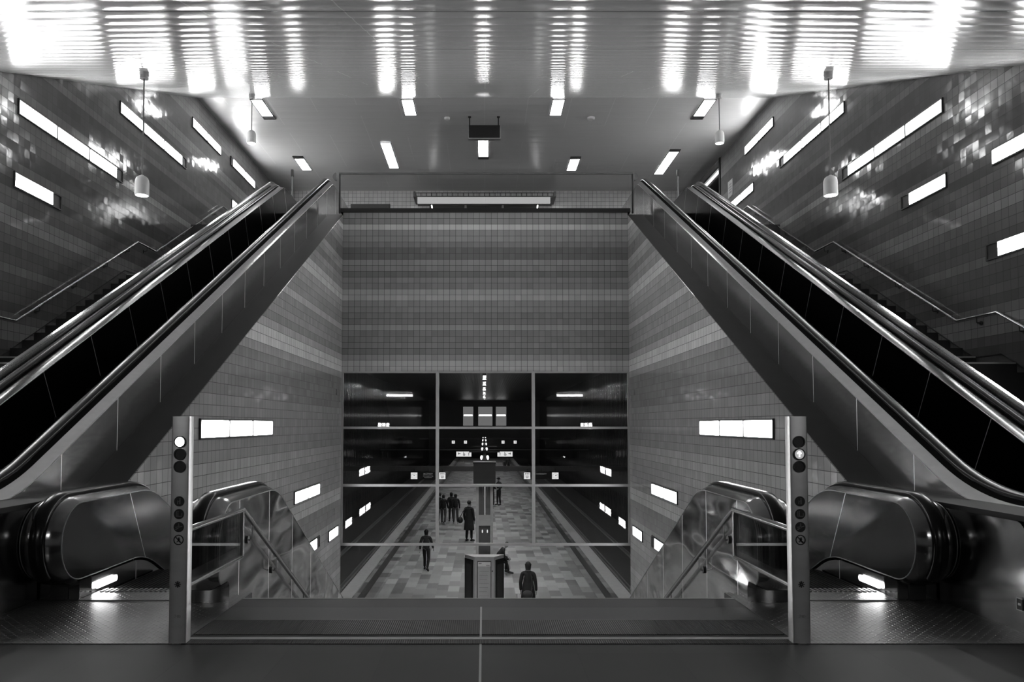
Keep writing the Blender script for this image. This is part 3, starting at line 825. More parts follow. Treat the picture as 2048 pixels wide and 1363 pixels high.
for a in ((-2.03, 19.25, 20.27, 1, None, 'short ceiling light left of the middle, at the fold of the ceiling'),
          (1.91, 19.25, 20.27, 1, None, 'short ceiling light right of the middle, at the fold of the ceiling'),
          (-5.95, 19.25, 20.53, 1, 'far', 'ceiling light beside the far left hanging lamp, at the fold of the ceiling'),
          (5.84, 19.25, 20.53, 1, 'far', 'ceiling light beside the far right hanging lamp, at the fold of the ceiling'),
          (-2.99, 22.26, 24.52, 2, None, 'two panel ceiling light left of the hanging sign'),
          (-0.055, 21.5, 23.66, 2, 'far', 'ceiling light in the middle directly behind the hanging sign'),
          (2.86, 23.46, 24.76, 1, 'near', 'short ceiling light right of the hanging sign, black plate at its near end'),
          (5.84, 22.81, 25.12, 2, 'near', 'two panel ceiling light above the top of the right escalator'),
          (-5.90, 23.42, 24.72, 1, 'near', 'short ceiling light above the top of the left escalator')):
    ceiling_light(*a)
# lights over the concourse behind the camera, seen mirrored in the glazed screen
for k, (xc, yy) in enumerate(((-4.4, -1.2), (4.4, -1.2))):
    root = thing('concourse_light', ('ceiling light over the %s of the concourse %s' % ('left' if xc < 0 else 'right', 'behind the camera')), 'ceiling light', (xc, yy, 2.98), 'lights of the rear concourse')
    link('frame', MB().box(xc - 0.68, xc + 0.68, yy - 0.15, yy + 0.15, 2.965, 2.998), m_dark, root, smooth=False)
    for p, q in ((-0.66, -0.40), (-0.36, 0.02), (0.06, 0.22), (0.26, 0.66)):
        a, b = sorted((-math.copysign(1, xc)*p, -math.copysign(1, xc)*q))
        link('light_panel', MB().box(xc + a, xc + b, yy - 0.12, yy + 0.12, 2.85, 2.965), m_lamp, root, smooth=False)
# pendant lamps
def pendant(x, y, ztop, zsh, label):
    root = thing('pendant_lamp', label, 'hanging lamp', (x, y, zsh), 'lamps hanging from the sloping ceiling')
    zc = zs(y)
    link('canopy', MB().lathe([(0.062, -0.115), (0.062, -0.005 - 0.06), (0.068, -0.065), (0.068, 0.035)], (x, y, zc), 20), m_lightgrey, root)
    link('rod', MB().tube([(x, y, zc - 0.11), (x, y, zsh + 0.30)], 0.011, 8), m_mid, root)
    sh = link('shade', MB().lathe([(0.098, 0.0), (0.103, 0.004), (0.103, 0.19), (0.098, 0.235), (0.082, 0.272), (0.055, 0.293), (0.03, 0.300), (0.02, 0.315)], (x, y, zsh), 28), m_white, root, ang=50)
    link('bulb', MB().lathe([(0.092, -0.0012), (0.092, -0.0004)], (x, y, zsh), 24), m_signal, sh)
for s, side in ((-1, 'left'), (1, 'right')):
    pendant(s*5.26, 11.39, 0, 4.90, 'larger near white cylinder lamp hanging on a rod on the %s' % side)
    pendant(s*5.44, 17.28, 0, 7.93, 'smaller far white cylinder lamp hanging on a rod on the %s' % side)
# smoke detectors
tag(link('smoke_detector', MB().lathe([(0.06, -0.055), (0.075, -0.035), (0.08, 0.0)], (-1.05, 20.45, 9.842), 16), m_white, loc=(-1.05, 20.45, 9.84)), 'small round smoke detector on the ceiling left of the hanging sign', 'smoke detector')
tag(link('smoke_detector', MB().lathe([(0.08, -0.055), (0.105, -0.035), (0.11, 0.0)], (2.91, 20.45, 9.842), 16), m_white, loc=(2.91, 20.45, 9.84)), 'round smoke detector on the ceiling right of the hanging sign', 'smoke detector')
# hanging sign, seen from its dark back
root = thing('hanging_sign', 'dark box sign hanging on two rods from the ceiling above the centre wall', 'sign', (-0.035, 20.4, 9.84))
link('case', MB().box(-0.45, 0.40, 20.34, 20.46, 9.235, 9.59), m_black, root, smooth=False)
link('edge_trim', MB().box(-0.47, -0.45, 20.33, 20.47, 9.205, 9.60).box(0.40, 0.42, 20.33, 20.47, 9.205, 9.60).box(-0.45, 0.40, 20.33, 20.47, 9.205, 9.235), m_frame, root, smooth=False)
for x in (-0.43, 0.36):
    link('rod', MB().box(x - 0.015, x + 0.015, 20.385, 20.415, 9.59, 9.83).box(x - 0.04, x + 0.04, 20.36, 20.44, 9.825, 9.846), m_black, root, smooth=False)

# ------------------------------------------------------------------ upper hall
root = thing('glass_guardrail', 'frameless glass guardrail with dark top rail above the centre wall', 'guardrail', (0, YW + 0.05, 6.863))
link('top_rail', MB().box(-3.72, 3.76, YW + 0.03, YW + 0.08, 7.765, 7.80), m_mid, root, smooth=False)
for x in (-3.70, 3.74):
    link('post', MB().box(x - 0.02, x + 0.02, YW + 0.035, YW + 0.075, UF, 7.765), m_dark, root, smooth=False)
for k in range(6):
    a = -3.66 + 1.22*k
    link('pane', MB().box(a + 0.006, a + 1.214, YW + 0.048, YW + 0.060, 6.864, 7.764), m_glass2, root, smooth=False)
for s, side in ((-1, 'left'), (1, 'right')):
    xc = s*3.80
    g = MB(); ring = []
    pts = [(xc - s*0.02, 7.80)] + [(xc - s*0.02 + s*0.10*math.sin(math.pi*k/12), 7.70 + 0.10*math.cos(math.pi*k/12)) for k in range(13)] + [(xc - s*0.02, 7.60)]
    vs = [(p[0], YW + 0.02, p[1]) for p in pts] + [(p[0], YW + 0.10, p[1]) for p in pts]; n = len(pts)
    g.add(vs, [tuple(range(n)), tuple(range(2*n-1, n-1, -1))] + [(i, (i+1) % n, n + (i+1) % n, n+i) for i in range(n)])
    tag(link('rounded_guard', g, m_mid, loc=(xc, YW + 0.06, 7.7)), 'small half round grey guard at the %s end of the guardrail' % side, 'guard', 'rounded guards by the guardrail')
    root = thing('sensor_post', 'thin post with black head at the top of the %s escalator' % side, 'post', (s*5.95, 23.0, UF), 'sensor posts')
    link('pole', MB().box(s*5.95 - 0.018, s*5.95 + 0.018, 22.98, 23.02, UF, 9.06), m_mid, root, smooth=False)
    link('head', MB().box(s*5.95 - 0.035, s*5.95 + 0.035, 22.965, 23.035, 9.05, 9.26), m_black, root, smooth=False)
# shop front across the far wall
root = thing('shop_front', 'kiosk front with pale fascia along the far wall of the upper hall', 'shop front', (0, 26.9, UF))
m_fascia = emit('glowing_fascia', 0.11)  # the fascia's brightness is put in as emission, no lamp behind it
link('fascia', MB().prism_x([(26.05, 9.12), (26.05, 9.335), (26.12, 9.335), (26.12, 9.12)], -2.36, 2.28), m_fascia, root, smooth=False)
link('roof', MB().box(-2.42, 2.40, 26.121, 26.98, 9.29, 9.335), m_dark, root, smooth=False)
g = MB().box(-2.46, 2.42, 26.02, 26.10, 9.336, 9.366).box(-2.46, 2.42, 26.02, 26.06, 9.47, 9.49)
for k in range(27): 
    x = -2.42 + 4.8*k/26; g.box(x - 0.012, x + 0.012, 26.02, 26.06, 9.366, 9.47)
g.box(-2.50, -2.42, 26.0, 26.98, 9.34, 9.52).box(2.40, 2.48, 26.0, 26.98, 9.34, 9.52)
link('roof_rail', g, m_black, root, smooth=False)
for k in range(3):
    a = -2.0 + 1.34*k
    link('dark_opening_panel', MB().box(a, a + 1.26, 26.9, 26.98, UF + 0.002, 9.285), m_black, root, smooth=False)  # black panels paint in the dark of the openings
for x in (-0.70, 0.64):
    link('pillar', MB().box(x - 0.035, x + 0.035, 26.84, 26.90, UF + 0.002, 9.285), m_lightgrey, root, smooth=False)
for x, q in ((-1.88, 1), (1.86, -1)):
    link('tube_lamp', MB().tube([(x, 26.3, 9.12), (x + q*0.12, 26.3, 8.5)], 0.02, 8), m_signal, root)
    link('side_post', MB().tube([(x + q*0.12, 26.3, 8.5), (x + q*0.14, 26.3, UF + 0.002)], 0.02, 8), m_mid, root)
tag(link('vent_grille', MB().box(-4.85, -3.42, 26.95, 26.998, 8.4, 9.36), m_black, loc=(-4.1, 26.97, 8.4)), 'dark rectangular grille low on the far tiled wall, left of the shop front', 'grille')
tag(link('poster', MB().box(XO - 0.02, XO - 0.002, 22.40, 22.82, 8.30, 8.80), m_lightgrey, loc=(XO - 0.01, 22.6, 8.3)), 'small pale notice on the right tiled wall beside the dark exit', 'notice')
bar = MB()
for k in range(4): bar.box(XO - 0.024, XO - 0.020, 22.48, 22.74 - 0.05*(k % 2), 8.42 + 0.08*k, 8.45 + 0.08*k)
link('printed_lines', bar, m_mid, bpy.data.objects['poster'], smooth=False)
tag(link('exit_strip_light', MB().box(XO + 0.04, XO + 0.10, 23.8, 26.9, 9.50, 9.55), emit('exit_strip', 1.2), loc=(XO + 0.07, 25.3, 9.5)), 'thin pale strip light along the top of the dark exit on the right', 'strip light')
tag(link('warning_sticker', MB().box(3.58, 3.5985, 5.128, 5.18, 0.16, 0.235), m_black, loc=(3.59, 5.15, 0.16)), 'small black and white sticker on the steel panel at the right edge', 'sticker')
st = bpy.data.objects['warning_sticker']
link('sticker_border', MB().box(3.577, 3.58, 5.124, 5.184, 0.155, 0.161).box(3.577, 3.58, 5.124, 5.184, 0.234, 0.240).box(3.577, 3.58, 5.178, 5.184, 0.161, 0.234).box(3.577, 3.58, 5.14, 5.165, 0.19, 0.205), m_white, st, smooth=False)

# ------------------------------------------------------------------ platform furniture
# rails
for s, side in ((-1, 'left'), (1, 'right')):
    for k, x in enumerate((5.55, 6.985)):
        pr = [(-.07, 0), (.07, 0), (.07, .02), (.012, .04), (.012, .11), (.035, .125), (.035, .16), (-.035, .16), (-.035, .125), (-.012, .11), (-.012, .04), (-.07, .02)]
        g = MB(); rg = [[(s*x + a, y, -4.948 + b) for a, b in pr] for y in (YW + 0.3, YE - 0.1)]
        g.loft(rg)
        tag(link('track_rail', g, m_mid, loc=(s*x, 60, -4.95)), 'steel track rail %s the platform on the %s' % ('next to' if k == 0 else 'farther from', side), 'rail', 'track rails beside the platform')
# lamps added to light the platform, along the ceiling's line of glints
m_hlamp = emit('added_hall_diffuser', 115.0)
def added_hall_lamp(x, y, k):
    root = thing('added_hall_lamp', 'added louvred lamp on the hall ceiling, number %s from the glazed screen' % k, 'ceiling lamp', (x, y, 5.2), 'added strip lamps over the platform')
    link('housing', MB().box(x - 0.14, x - 0.12, y - 0.8, y + 0.8, 4.93, 5.195).box(x + 0.12, x + 0.14, y - 0.8, y + 0.8, 4.93, 5.195).box(x - 0.12, x + 0.12, y - 0.8, y + 0.8, 5.13, 5.195), m_dark, root, smooth=False)
    g = MB()
    for q in range(9): g.box(x - 0.12, x + 0.12, y - 0.8 + q*0.19875, y - 0.79 + q*0.19875, 4.93, 5.10)
    link('louvre', g, m_dark, root, smooth=False)
    link('diffuser', MB().box(x - 0.115, x + 0.115, y - 0.79, y + 0.79, 5.105, 5.125), m_hlamp, root, smooth=False)
NUM = ('one','two','three','four','five','six','seven','eight','nine','ten','eleven','twelve')
for k, y in enumerate((21.5, 26, 31, 36.5, 42, 48, 55, 63, 72, 82, 93, 105)):
    added_hall_lamp(0.0, y, NUM[k])
# column heads along the platform's centre line
m_flank = emit('lit_column_flank', 0.40)
for k, y in enumerate((43.6, 59.0, 73.7, 91.0, 106.0)):
    root = thing('light_column', 'slim dark platform column with lit flanks, number %s from the front on the centre line' % ('one','two','three','four','five')[k], 'column', (0, y, PZ), 'lit columns along the platform')
    link('shaft', MB().box(-0.10, 0.10, y - 0.1, y + 0.1, PZ, -0.95), m_black, root, smooth=False)
    hd = link('capital', MB().lathe([(0.12, -0.95), (0.21, -0.75), (0.21, -0.62), (0.10, -0.35)], (0, y, 0), 6), m_black, root, smooth=False)
    for s in (-1, 1):
        link('lit_flank', MB().ball((s*0.17, y - 0.05, -0.50), (0.085, 0.06, 0.14), 8, 6), m_flank, root)
    link('cross_beam', MB().box(-1.2, 1.2, y + 0.12, y + 0.2, -0.78, -0.70), m_beam, root, smooth=False)
# big info column with dark head, behind the notice stand
root = thing('info_column', 'glazed square column with pale edge posts and dark box head', 'column', (0.0, 30.5, PZ))
cy = 30.5
for x in (-0.355, 0.215):
    link('edge_post', MB().box(x, x + 0.11, cy - 0.24, cy + 0.22, PZ, -0.985), m_white, root, smooth=False)
link('glazing', MB().box(-0.244, 0.214, cy - 0.15, cy + 0.15, PZ + 0.05, -0.985), m_mid, root, smooth=False)
link('middle_panel', MB().box(-0.244, 0.214, cy - 0.20, cy - 0.15, -2.62, -2.20), m_white, root, smooth=False)
link('tube_lamp', MB().tube([(0.0, cy - 0.18, -2.19), (0.0, cy - 0.18, -1.0)], 0.018, 8), emit('column_tube', 0.09), root)
link('equipment', MB().box(-0.12, 0.12, cy - 0.21, cy - 0.15, -3.6, -2.75), m_mid, root, smooth=False)
for x in (-0.10, 0.10): link('status_lamp', MB().box(x - 0.02, x + 0.02, cy - 0.225, cy - 0.21, -2.9, -2.78), m_sign, root, smooth=False)
for q in (-1, 1): link('cable', MB().tube([(q*0.05, cy - 0.18, -1.5), (q*0.12, cy - 0.18, -1.0)], 0.010, 6), m_lightgrey, root)
link('head', MB().box(-0.455, 0.425, cy - 0.43, cy + 0.43, -0.98 , -0.15), m_dark, root, smooth=False)
link('head_rim', MB().box(-0.47, 0.44, cy - 0.445, cy + 0.445, -0.15, -0.09), m_black, root, smooth=False)
# notice stand near the stair foot
ky = 20.6; kw = 0.265
root = thing('notice_stand', 'three sided notice stand with pale framed posters in front of the column', 'notice stand', (-0.03, ky, PZ))
zt = -2.20
quad = [(-0.29, ky), (0.235, ky), (0.51, ky + 0.42), (-0.565, ky + 0.42)]
cx0 = -0.028
link('housing', MB().prism_z(quad, PZ + 0.02, zt), m_lightgrey, root, smooth=False)
link('top_rim', MB().prism_z([(q[0]*1.01, q[1] - 0.01) for q in quad], zt, zt + 0.03), m_frame, root, smooth=False)
fr = link('poster_case', MB().box(-0.215, 0.160, ky - 0.018, ky - 0.001, -3.70, -2.28), m_dark, root, smooth=False)
pp = link('poster_sheet', MB().box(-0.20, 0.145, ky - 0.024, ky - 0.018, -3.68, -2.30), m_lightgrey, fr, smooth=False)
hd = link('poster_header', MB().box(-0.20, 0.145, ky - 0.027, ky - 0.024, -2.42, -2.30).box(-0.20, 0.145, ky - 0.027, ky - 0.024, -3.68, -3.50), m_white, fr, smooth=False)
g = MB().box(-0.18, -0.10, ky - 0.029, ky - 0.027, -2.35, -2.33).box(0.02, 0.12, ky - 0.029, ky - 0.027, -2.40, -2.385).box(-0.17, -0.05, ky - 0.029, ky - 0.027, -3.56, -3.535).box(-0.03, 0.13, ky - 0.029, ky - 0.027, -3.56, -3.55)
for k in range(8): g.box(-0.16, 0.10 - 0.03*(k % 3), ky - 0.0265, ky - 0.024, -2.55 - 0.11*k, -2.543 - 0.11*k)
link('print', g, m_mid, fr, smooth=False)
link('lock', MB().disc_y(0.19, -2.55, 0.018, ky - 0.012, ky - 0.0005, 12), m_black, root)
for s in (-1, 1):
    a = Vector((0.235 if s > 0 else -0.29, ky)); b = Vector((0.51 if s > 0 else -0.565, ky + 0.42))
    d = (b - a); nn = Vector((d.y, -d.x)).normalized() * s
    p0, p1 = a + d*0.14 + nn*0.002, a + d*0.97 + nn*0.002
    g = MB(); q0, q1 = p0 + nn*0.012, p1 + nn*0.012
    g.prism_z([p0, p1, q1, q0], -3.85, zt - 0.06)
    sc = link('side_case', g, m_black, root, smooth=False)
    p0, p1 = a + d*0.26 + nn*0.014, a + d*0.80 + nn*0.014; q0, q1 = p0 + nn*0.004, p1 + nn*0.004
    link('side_poster', MB().prism_z([p0, p1, q1, q0], -3.7, zt - 0.2), m_dark, sc, smooth=False)
# gantries with clocks and signs
def text_obj(body, x, y, z, size, mat, parent, name='lettering'):
    cu = bpy.data.curves.new(name, 'FONT'); cu.body = body; cu.size = size; cu.align_x = 'CENTER'; cu.align_y = 'CENTER'; cu.extrude = 0.002
    t = bpy.data.objects.new(name, cu); COL.objects.link(t)
    bpy.context.view_layer.update()
    me = bpy.data.meshes.new_from_object(t.evaluated_get(bpy.context.evaluated_depsgraph_get()))
    bpy.data.objects.remove(t)
    me.transform(Matrix.Rotation(math.radians(90), 4, 'X')); me.materials.clear(); me.materials.append(mat)
    o = bpy.data.objects.new(name, me); COL.objects.link(o)
    o.location = Vector((x, y, z)) - parent_loc(parent); o.parent = parent; return o
root = thing('sign_gantry', 'grey beam spanning the platform at the dark column head', 'beam', (0, 38.0, -0.8))
link('beam', MB().box(-8.799, 8.799, 37.95, 38.15, -0.93, -0.68), m_beam, root, smooth=False)
for x in (-8.77, 8.77): link('wall_plate', MB().box(x - 0.029, x + 0.029, 37.85, 38.25, -1.05, -0.55), m_black, root, smooth=False)
m_led = emit('display_letters', 0.045)
def hang(name, label, cat, x0, x1, z0, z1, y, face, beamz, grp=None):
    """sign case hung from a bracket on the front of its beam; the beam's front face is at y + 0.14"""
    root = thing(name, label, cat, ((x0 + x1)/2, y, z0), grp)
    link('case', MB().box(x0 - 0.015, x1 + 0.015, y, y + 0.12, z0 - 0.015, z1 + 0.015), m_black, root, smooth=False)
    link('hanger', MB().box((x0 + x1)/2 - 0.02, (x0 + x1)/2 + 0.02, y + 0.08, y + 0.1395, z1 + 0.015, beamz), m_black, root, smooth=False)
    if face: link('face', MB().box(x0, x1, y - 0.012, y - 0.001, z0, z1), face, root, smooth=False)
    return root
for s, side in ((-1, 'left'), (1, 'right')):
    y = 37.81
    a, b = sorted((s*3.68, s*3.36))
    c = hang('platform_clock', 'square white station clock over the %s platform edge, nearest gantry' % side, 'clock', a, b, -1.31, -0.99, y, m_sign, -0.80, 'clocks on the sign gantries')
    xc, zc = (a + b)/2, -1.15; g = MB()
    for k in range(12):
        t = math.pi*k/6; g.bar_y((xc + .11*math.sin(t), zc + .11*math.cos(t)), (xc + .135*math.sin(t), zc + .135*math.cos(t)), 0.018, y - 0.016, y - 0.0125)
    link('dial_marks', g, m_black, c, smooth=False)
    link('hands', MB().bar_y((xc, zc), (xc + 0.045, zc + 0.06), 0.022, y - 0.018, y - 0.0125).bar_y((xc, zc), (xc + (-0.06 if s < 0 else 0.09), zc + (0.08 if s < 0 else 0.035)), 0.016, y - 0.018, y - 0.0125), m_black, c, smooth=False)
    a, b = sorted((s*3.25, s*2.40))
    c = hang('destination_display', 'dark train destination display beside the %s clock' % side, 'display', a, b, -1.29, -0.99, y, None, -0.80, 'train destination displays')
    text_obj('BILLSTEDT' if s < 0 else 'HAFENCITY', (a + b)/2, y - 0.003, -1.06, 0.10, m_led, c)
    if s < 0:
        text_obj('über Jungfernstieg', (a + b)/2, y - 0.003, -1.16, 0.07, m_led, c); text_obj('Hauptbahnhof', (a + b)/2, y - 0.003, -1.235, 0.065, m_led, c)
    a, b = sorted((s*2.27, s*1.96))
    c = hang('line_sign', 'small white lettered sign beside the %s destination display' % side, 'sign', a, b, -1.31, -0.99, y, m_sign, -0.80, 'small white signs on the nearest gantry')
    g = MB()
    for (p, q, zz, h) in ((-.10, -.03, -1.08, .05), (-.01, .05, -1.08, .05), (.07, .11, -1.08, .05), (-.09, .08, -1.17, .025), (-.07, .08, -1.22, .025), (-.06, .06, -1.265, .02)):
        g.box((a+b)/2 + p, (a+b)/2 + q, y - 0.016, y - 0.0125, zz, zz + h)
    link('print', g, m_mid, c, smooth=False)
# second gantry: wheelchair and exit signs
root = thing('sign_gantry', 'thin farther beam carrying two white pictogram signs over the platform', 'beam', (0, 64, -0.7))
link('beam', MB().box(-8.799, 8.799, 63.95, 64.1, -0.78, -0.68), m_beam, root, smooth=False)
for s, side in ((-1, 'left'), (1, 'right')):
    y = 63.81; a, b = sorted((s*2.37, s*1.10)); xc = (a + b)/2; zc = -1.09
    c = hang('direction_sign', 'long white pictogram sign hanging left of the lit columns' if s < 0 else 'long white pictogram sign hanging right of the lit columns', 'sign', a, b, -1.30, -0.88, y, m_sign, -0.70, 'pictogram signs on the second gantry')
    g = MB()
    g.ring_y(xc + 0.02, zc - 0.05, 0.10, 0.07, y - 0.018, y - 0.0125, 16); g.bar_y((xc - 0.02, zc + 0.13), (xc + 0.0, zc - 0.02), 0.04, y - 0.018, y - 0.0125); g.bar_y((xc, zc - 0.02), (xc + 0.10, zc - 0.08), 0.035, y - 0.018, y - 0.0125); g.disc_y(xc - 0.02, zc + 0.15, 0.03, y - 0.018, y - 0.0125, 10)
    ax = xc + s*0.38
    g.bar_y((ax - 0.10, zc + 0.04), (ax + 0.10, zc + 0.04), 0.05, y - 0.018, y - 0.0125); g.bar_y((ax + s*0.10, zc + 0.08), (ax + s*0.04, zc + 0.12), 0.05, y - 0.018, y - 0.0125); g.bar_y((ax + s*0.09, zc + 0.04), (ax + s*0.03, zc - 0.03), 0.05, y - 0.018, y - 0.0125)
    ix = xc - s*0.42
    g.bar_y((ix, zc - 0.12), (ix, zc + 0.12), 0.04, y - 0.018, y - 0.0125); g.bar_y((ix - 0.06, zc + 0.10), (ix + 0.06, zc + 0.10), 0.03, y - 0.018, y - 0.0125)
    link('pictograms', g, m_black, c, smooth=False)
root = thing('sign_gantry', 'farthest thin beam with four tiny white clock faces over the platform', 'beam', (0, 103, -0.7))
link('beam', MB().box(-8.799, 8.799, 102.9, 103.1, -0.62, -0.45), m_beam, root, smooth=False)
for k, x in enumerate((-4.2, -2.55, 2.55, 4.2)):
    c = hang('far_clock', '%s of the four tiny white faces on the farthest gantry' % ('leftmost', 'second from left', 'second from right', 'rightmost')[k], 'clock', x - 0.2, x + 0.2, -1.2, -0.8, 102.76, m_sign, -0.50, 'tiny faces on the farthest gantry')
    link('hands', MB().bar_y((x, -1.0), (x, -0.86), 0.05, 102.742, 102.7475).bar_y((x, -1.0), (x + 0.1, -1.0), 0.05, 102.742, 102.7475), m_black, c, smooth=False)
# lit gallery openings at the end of the hall
m_gal = emit('lit_gallery', 0.038); m_galb = emit('gallery_lamp', 0.8)
for k, (x0, x1) in enumerate(((-3.35, -1.75), (-0.95, 1.3), (1.85, 3.5))):
    wn = struct('window_%d' % (k + 2), MB().box(x0 - 0.08, x1 + 0.08, YE - 0.10, YE - 0.02, 1.1, 1.2).box(x0 - 0.08, x0, YE - 0.10, YE - 0.02, 1.2, 4.2).box(x1, x1 + 0.08, YE - 0.10, YE - 0.02, 1.2, 4.2).box(x0 - 0.08, x1 + 0.08, YE - 0.10, YE - 0.02, 4.2, 4.3), m_mid)
    link('pane', MB().box(x0, x1, YE - 0.06, YE - 0.03, 1.2, 4.2), m_gal, wn, smooth=False)
    link('gallery_lamp', MB().box(x0 + 0.1, x1 - 0.1, YE - 0.12, YE - 0.07, 2.72, 2.95), m_galb, wn, smooth=False)

# ------------------------------------------------------------------ people on the platform
m_skin = plain('skin', 0.30, 0.5); m_hair = plain('dark_hair', 0.012, 0.5)
m_coat = plain('black_coat_cloth', 0.012, 0.8); m_coat2 = plain('charcoal_jacket_cloth', 0.020, 0.8)
m_trs = plain('dark_trousers', 0.014, 0.8); m_jean = plain('grey_jeans', 0.07, 0.8)
m_shoe = plain('dark_shoes', 0.015, 0.5); m_shoeW = plain('white_shoes', 0.40, 0.5)
m_bag = plain('dark_bag', 0.022, 0.6); m_plastic = plain('white_plastic_bag', 0.50, 0.5); m_scarf = plain('pale_scarf', 0.35, 0.8)

def skin_mesh(name, verts, edges, radii, mat, parent, root=0, sub=1, extra=None):
    """grow one continuous surface over a skeleton, then keep it as a plain mesh"""
    me = bpy.data.meshes.new(name); me.from_pydata(verts, edges, [])
    o = bpy.data.objects.new(name, me); COL.objects.link(o)
    md = o.modifiers.new('skin', 'SKIN'); md.use_smooth_shade = True
    for i, v in enumerate(me.skin_vertices[0].data):
        r = radii[i]; v.radius = r if isinstance(r, tuple) else (r, r); v.use_root = (i == root)
    sb = o.modifiers.new('sub', 'SUBSURF'); sb.levels = sub; sb.render_levels = sub
    bpy.context.view_layer.update()
    m2 = bpy.data.meshes.new_from_object(o.evaluated_get(bpy.context.evaluated_depsgraph_get()))
    bpy.data.objects.remove(o)
    if extra:
        mb = MB(); mb.v = [tuple(v.co) for v in m2.vertices]; mb.f = [tuple(p.vertices) for p in m2.polygons]
        extra(mb)
        m2.clear_geometry(); m2.from_pydata(mb.v, [], mb.f)
    m2.polygons.foreach_set('use_smooth', [True]*len(m2.polygons))
    m2.materials.clear(); m2.materials.append(mat)
    o = bpy.data.objects.new(name, m2); COL.objects.link(o)
    if parent is not None: o.parent = parent
    return o

def person(x, y, H, face, label, pose='stand', top='jacket', topmat=None, legmat=None, shoemat=None, hair='short', z=PZ, extras=None, cap=False):
    """standing, walking or seated figure; face = heading in degrees (0 looks away from the camera, along +Y)"""
    topmat = topmat or m_coat; legmat = legmat or m_trs; shoemat = shoemat or m_shoe
    k = H / 1.75
    V = lambda a, b, c: (a*k, b*k, c*k)
    lean = 0.0
    hipz = 0.93
    if pose == 'walk':
        kn = [(-.11, .17, .52), (.11, -.02, .50)]; an = [(-.11, .16, .09), (.12, -.30, .15)]; toe = [(-.12, .32, .05), (.13, -.16, .04)]
        el = [(-.23, -.13, 1.16), (.23, .06, 1.14)]; wr = [(-.24, -.12, .90), (.26, .18, .92)]
    elif pose == 'sit':
        hipz = 0.61; lean = 0.42
        kn = [(-.11, .44, .52), (.12, .42, .50)]; an = [(-.12, .40, .09), (.13, .52, .09)]; toe = [(-.13, .56, .04), (.14, .68, .04)]
        el = [(-.25, .30, .72), (.25, .32, .70)]; wr = [(-.12, .50, .64), (.10, .52, .62)]
    elif pose == 'talk':
        kn = [(-.10, .02, .50), (.11, .03, .50)]; an = [(-.11, -.02, .08), (.12, .02, .08)]; toe = [(-.13, .14, .04), (.15, .17, .04)]
        el = [(-.25, -.02, 1.14), (.26, .02, 1.16)]; wr = [(-.16, .20, 1.05), (.12, .24, 1.12)]
    else:
        kn = [(-.10, .02, .50), (.10, .03, .50)]; an = [(-.11, -.02, .08), (.12, .0, .08)]; toe = [(-.13, .15, .04), (.15, .16, .04)]
        el = [(-.225, -.03, 1.14), (.225, -.03, 1.14)]; wr = [(-.235, .06, .88), (.235, .06, .88)]
    dz = hipz - 0.93
    def up(a, b, c):                   # upper body follows the seat height and the lean
        t = max(0.0, c - 0.93)
        return (a, b + t*lean/0.55*0.8, c + dz - (t*0.12 if lean else 0))
    pel = (0, 0, hipz); che = up(0, .01, 1.25); nb = up(0, -.01, 1.44); nk = up(0, .0, 1.50)
    hd1 = up(0, .03, 1.56); hd2 = up(0, .02, 1.65); hd3 = up(0, .005, 1.71)
    sh = [up(-.17, -.01, 1.41), up(.17, -.01, 1.41)]
    if lean == 0: pass
    hp = [(-.09, .01, hipz - .03), (.09, .01, hipz - .03)]
    vs = [pel, che, nb, nk, hd1, hd2, hd3]
    rd = [(.14, .10), (.15, .11), .075, .052, (.066, .075), (.078, .095), (.062, .075)]
    ed = [(0, 1), (1, 2), (2, 3), (3, 4), (4, 5), (5, 6)]
    rd[0] = (.09, .07); rd[1] = (.12, .09)
    def chain(start, pts, rr):
        p = start
        for q, r in zip(pts, rr):
            vs.append(q); rd.append(r); ed.append((p, len(vs) - 1)); p = len(vs) - 1
    for i in (0, 1):
        mid = tuple(Vector(wr[i]) + (Vector(wr[i]) - Vector(el[i])).normalized()*0.07)
        chain(2, [sh[i], el[i], wr[i], mid], [.062, .042, .027, (.036, .018)])
    for i in (0, 1):
        chain(0, [hp[i], kn[i], an[i], toe[i]], [.070, .050, .038, (.042, .03)])
    vs = [V(*v) for v in vs]; rd = [(r[0]*k, r[1]*k) if isinstance(r, tuple) else r*k for r in rd]
    def extra(mb):
        hx, hy, hz = V(*hd2)
        mb.lathe([(0.004*k, 0.016*k), (0.012*k, -0.010*k), (0.006*k, -0.018*k)], (hx, hy + 0.098*k, hz - 0.015*k), 6)       # nose
        for s in (-1, 1):
            mb.ball((hx + s*0.030*k, hy + 0.086*k, hz + 0.012*k), (0.012*k, 0.007*k, 0.007*k), 6, 4)                      # eyes
            mb.ball((hx + s*0.080*k, hy - 0.005*k, hz - 0.01*k), (0.010*k, 0.022*k, 0.032*k), 6, 5)                      # ears
        mb.ball((hx, hy + 0.084*k, hz - 0.055*k), (0.026*k, 0.008*k, 0.006*k), 6, 4)                                     # lips
        for i in (0, 1):
            w0 = Vector(V(*wr[i])); d = (w0 - Vector(V(*el[i]))).normalized()
            sd = d.cross(Vector((1 if i else -1, 0, 0))); sd = sd.normalized() if sd.length > 0.1 else Vector((0, 1, 0))
            inn = d.cross(sd).normalized() * (1 if i else -1)
            for q, (ofs, ln) in enumerate(((-.027, .062), (-.009, .074), (.009, .070), (.026, .055))):
                b = w0 + d*0.075*k + sd*ofs*k
                mb.tube([b, b + d*ln*0.5*k + inn*0.006*k, b + d*ln*0.85*k + inn*0.026*k], [.0088*k, .0080*k, .0062*k], 6)
            b = w0 + d*0.03*k + sd*0.024*k
            mb.tube([b, b + (sd*0.030 + d*0.030)*k, b + (sd*0.036 + d*0.062)*k + inn*0.012*k], [.0105*k, .0092*k, .007*k], 6)
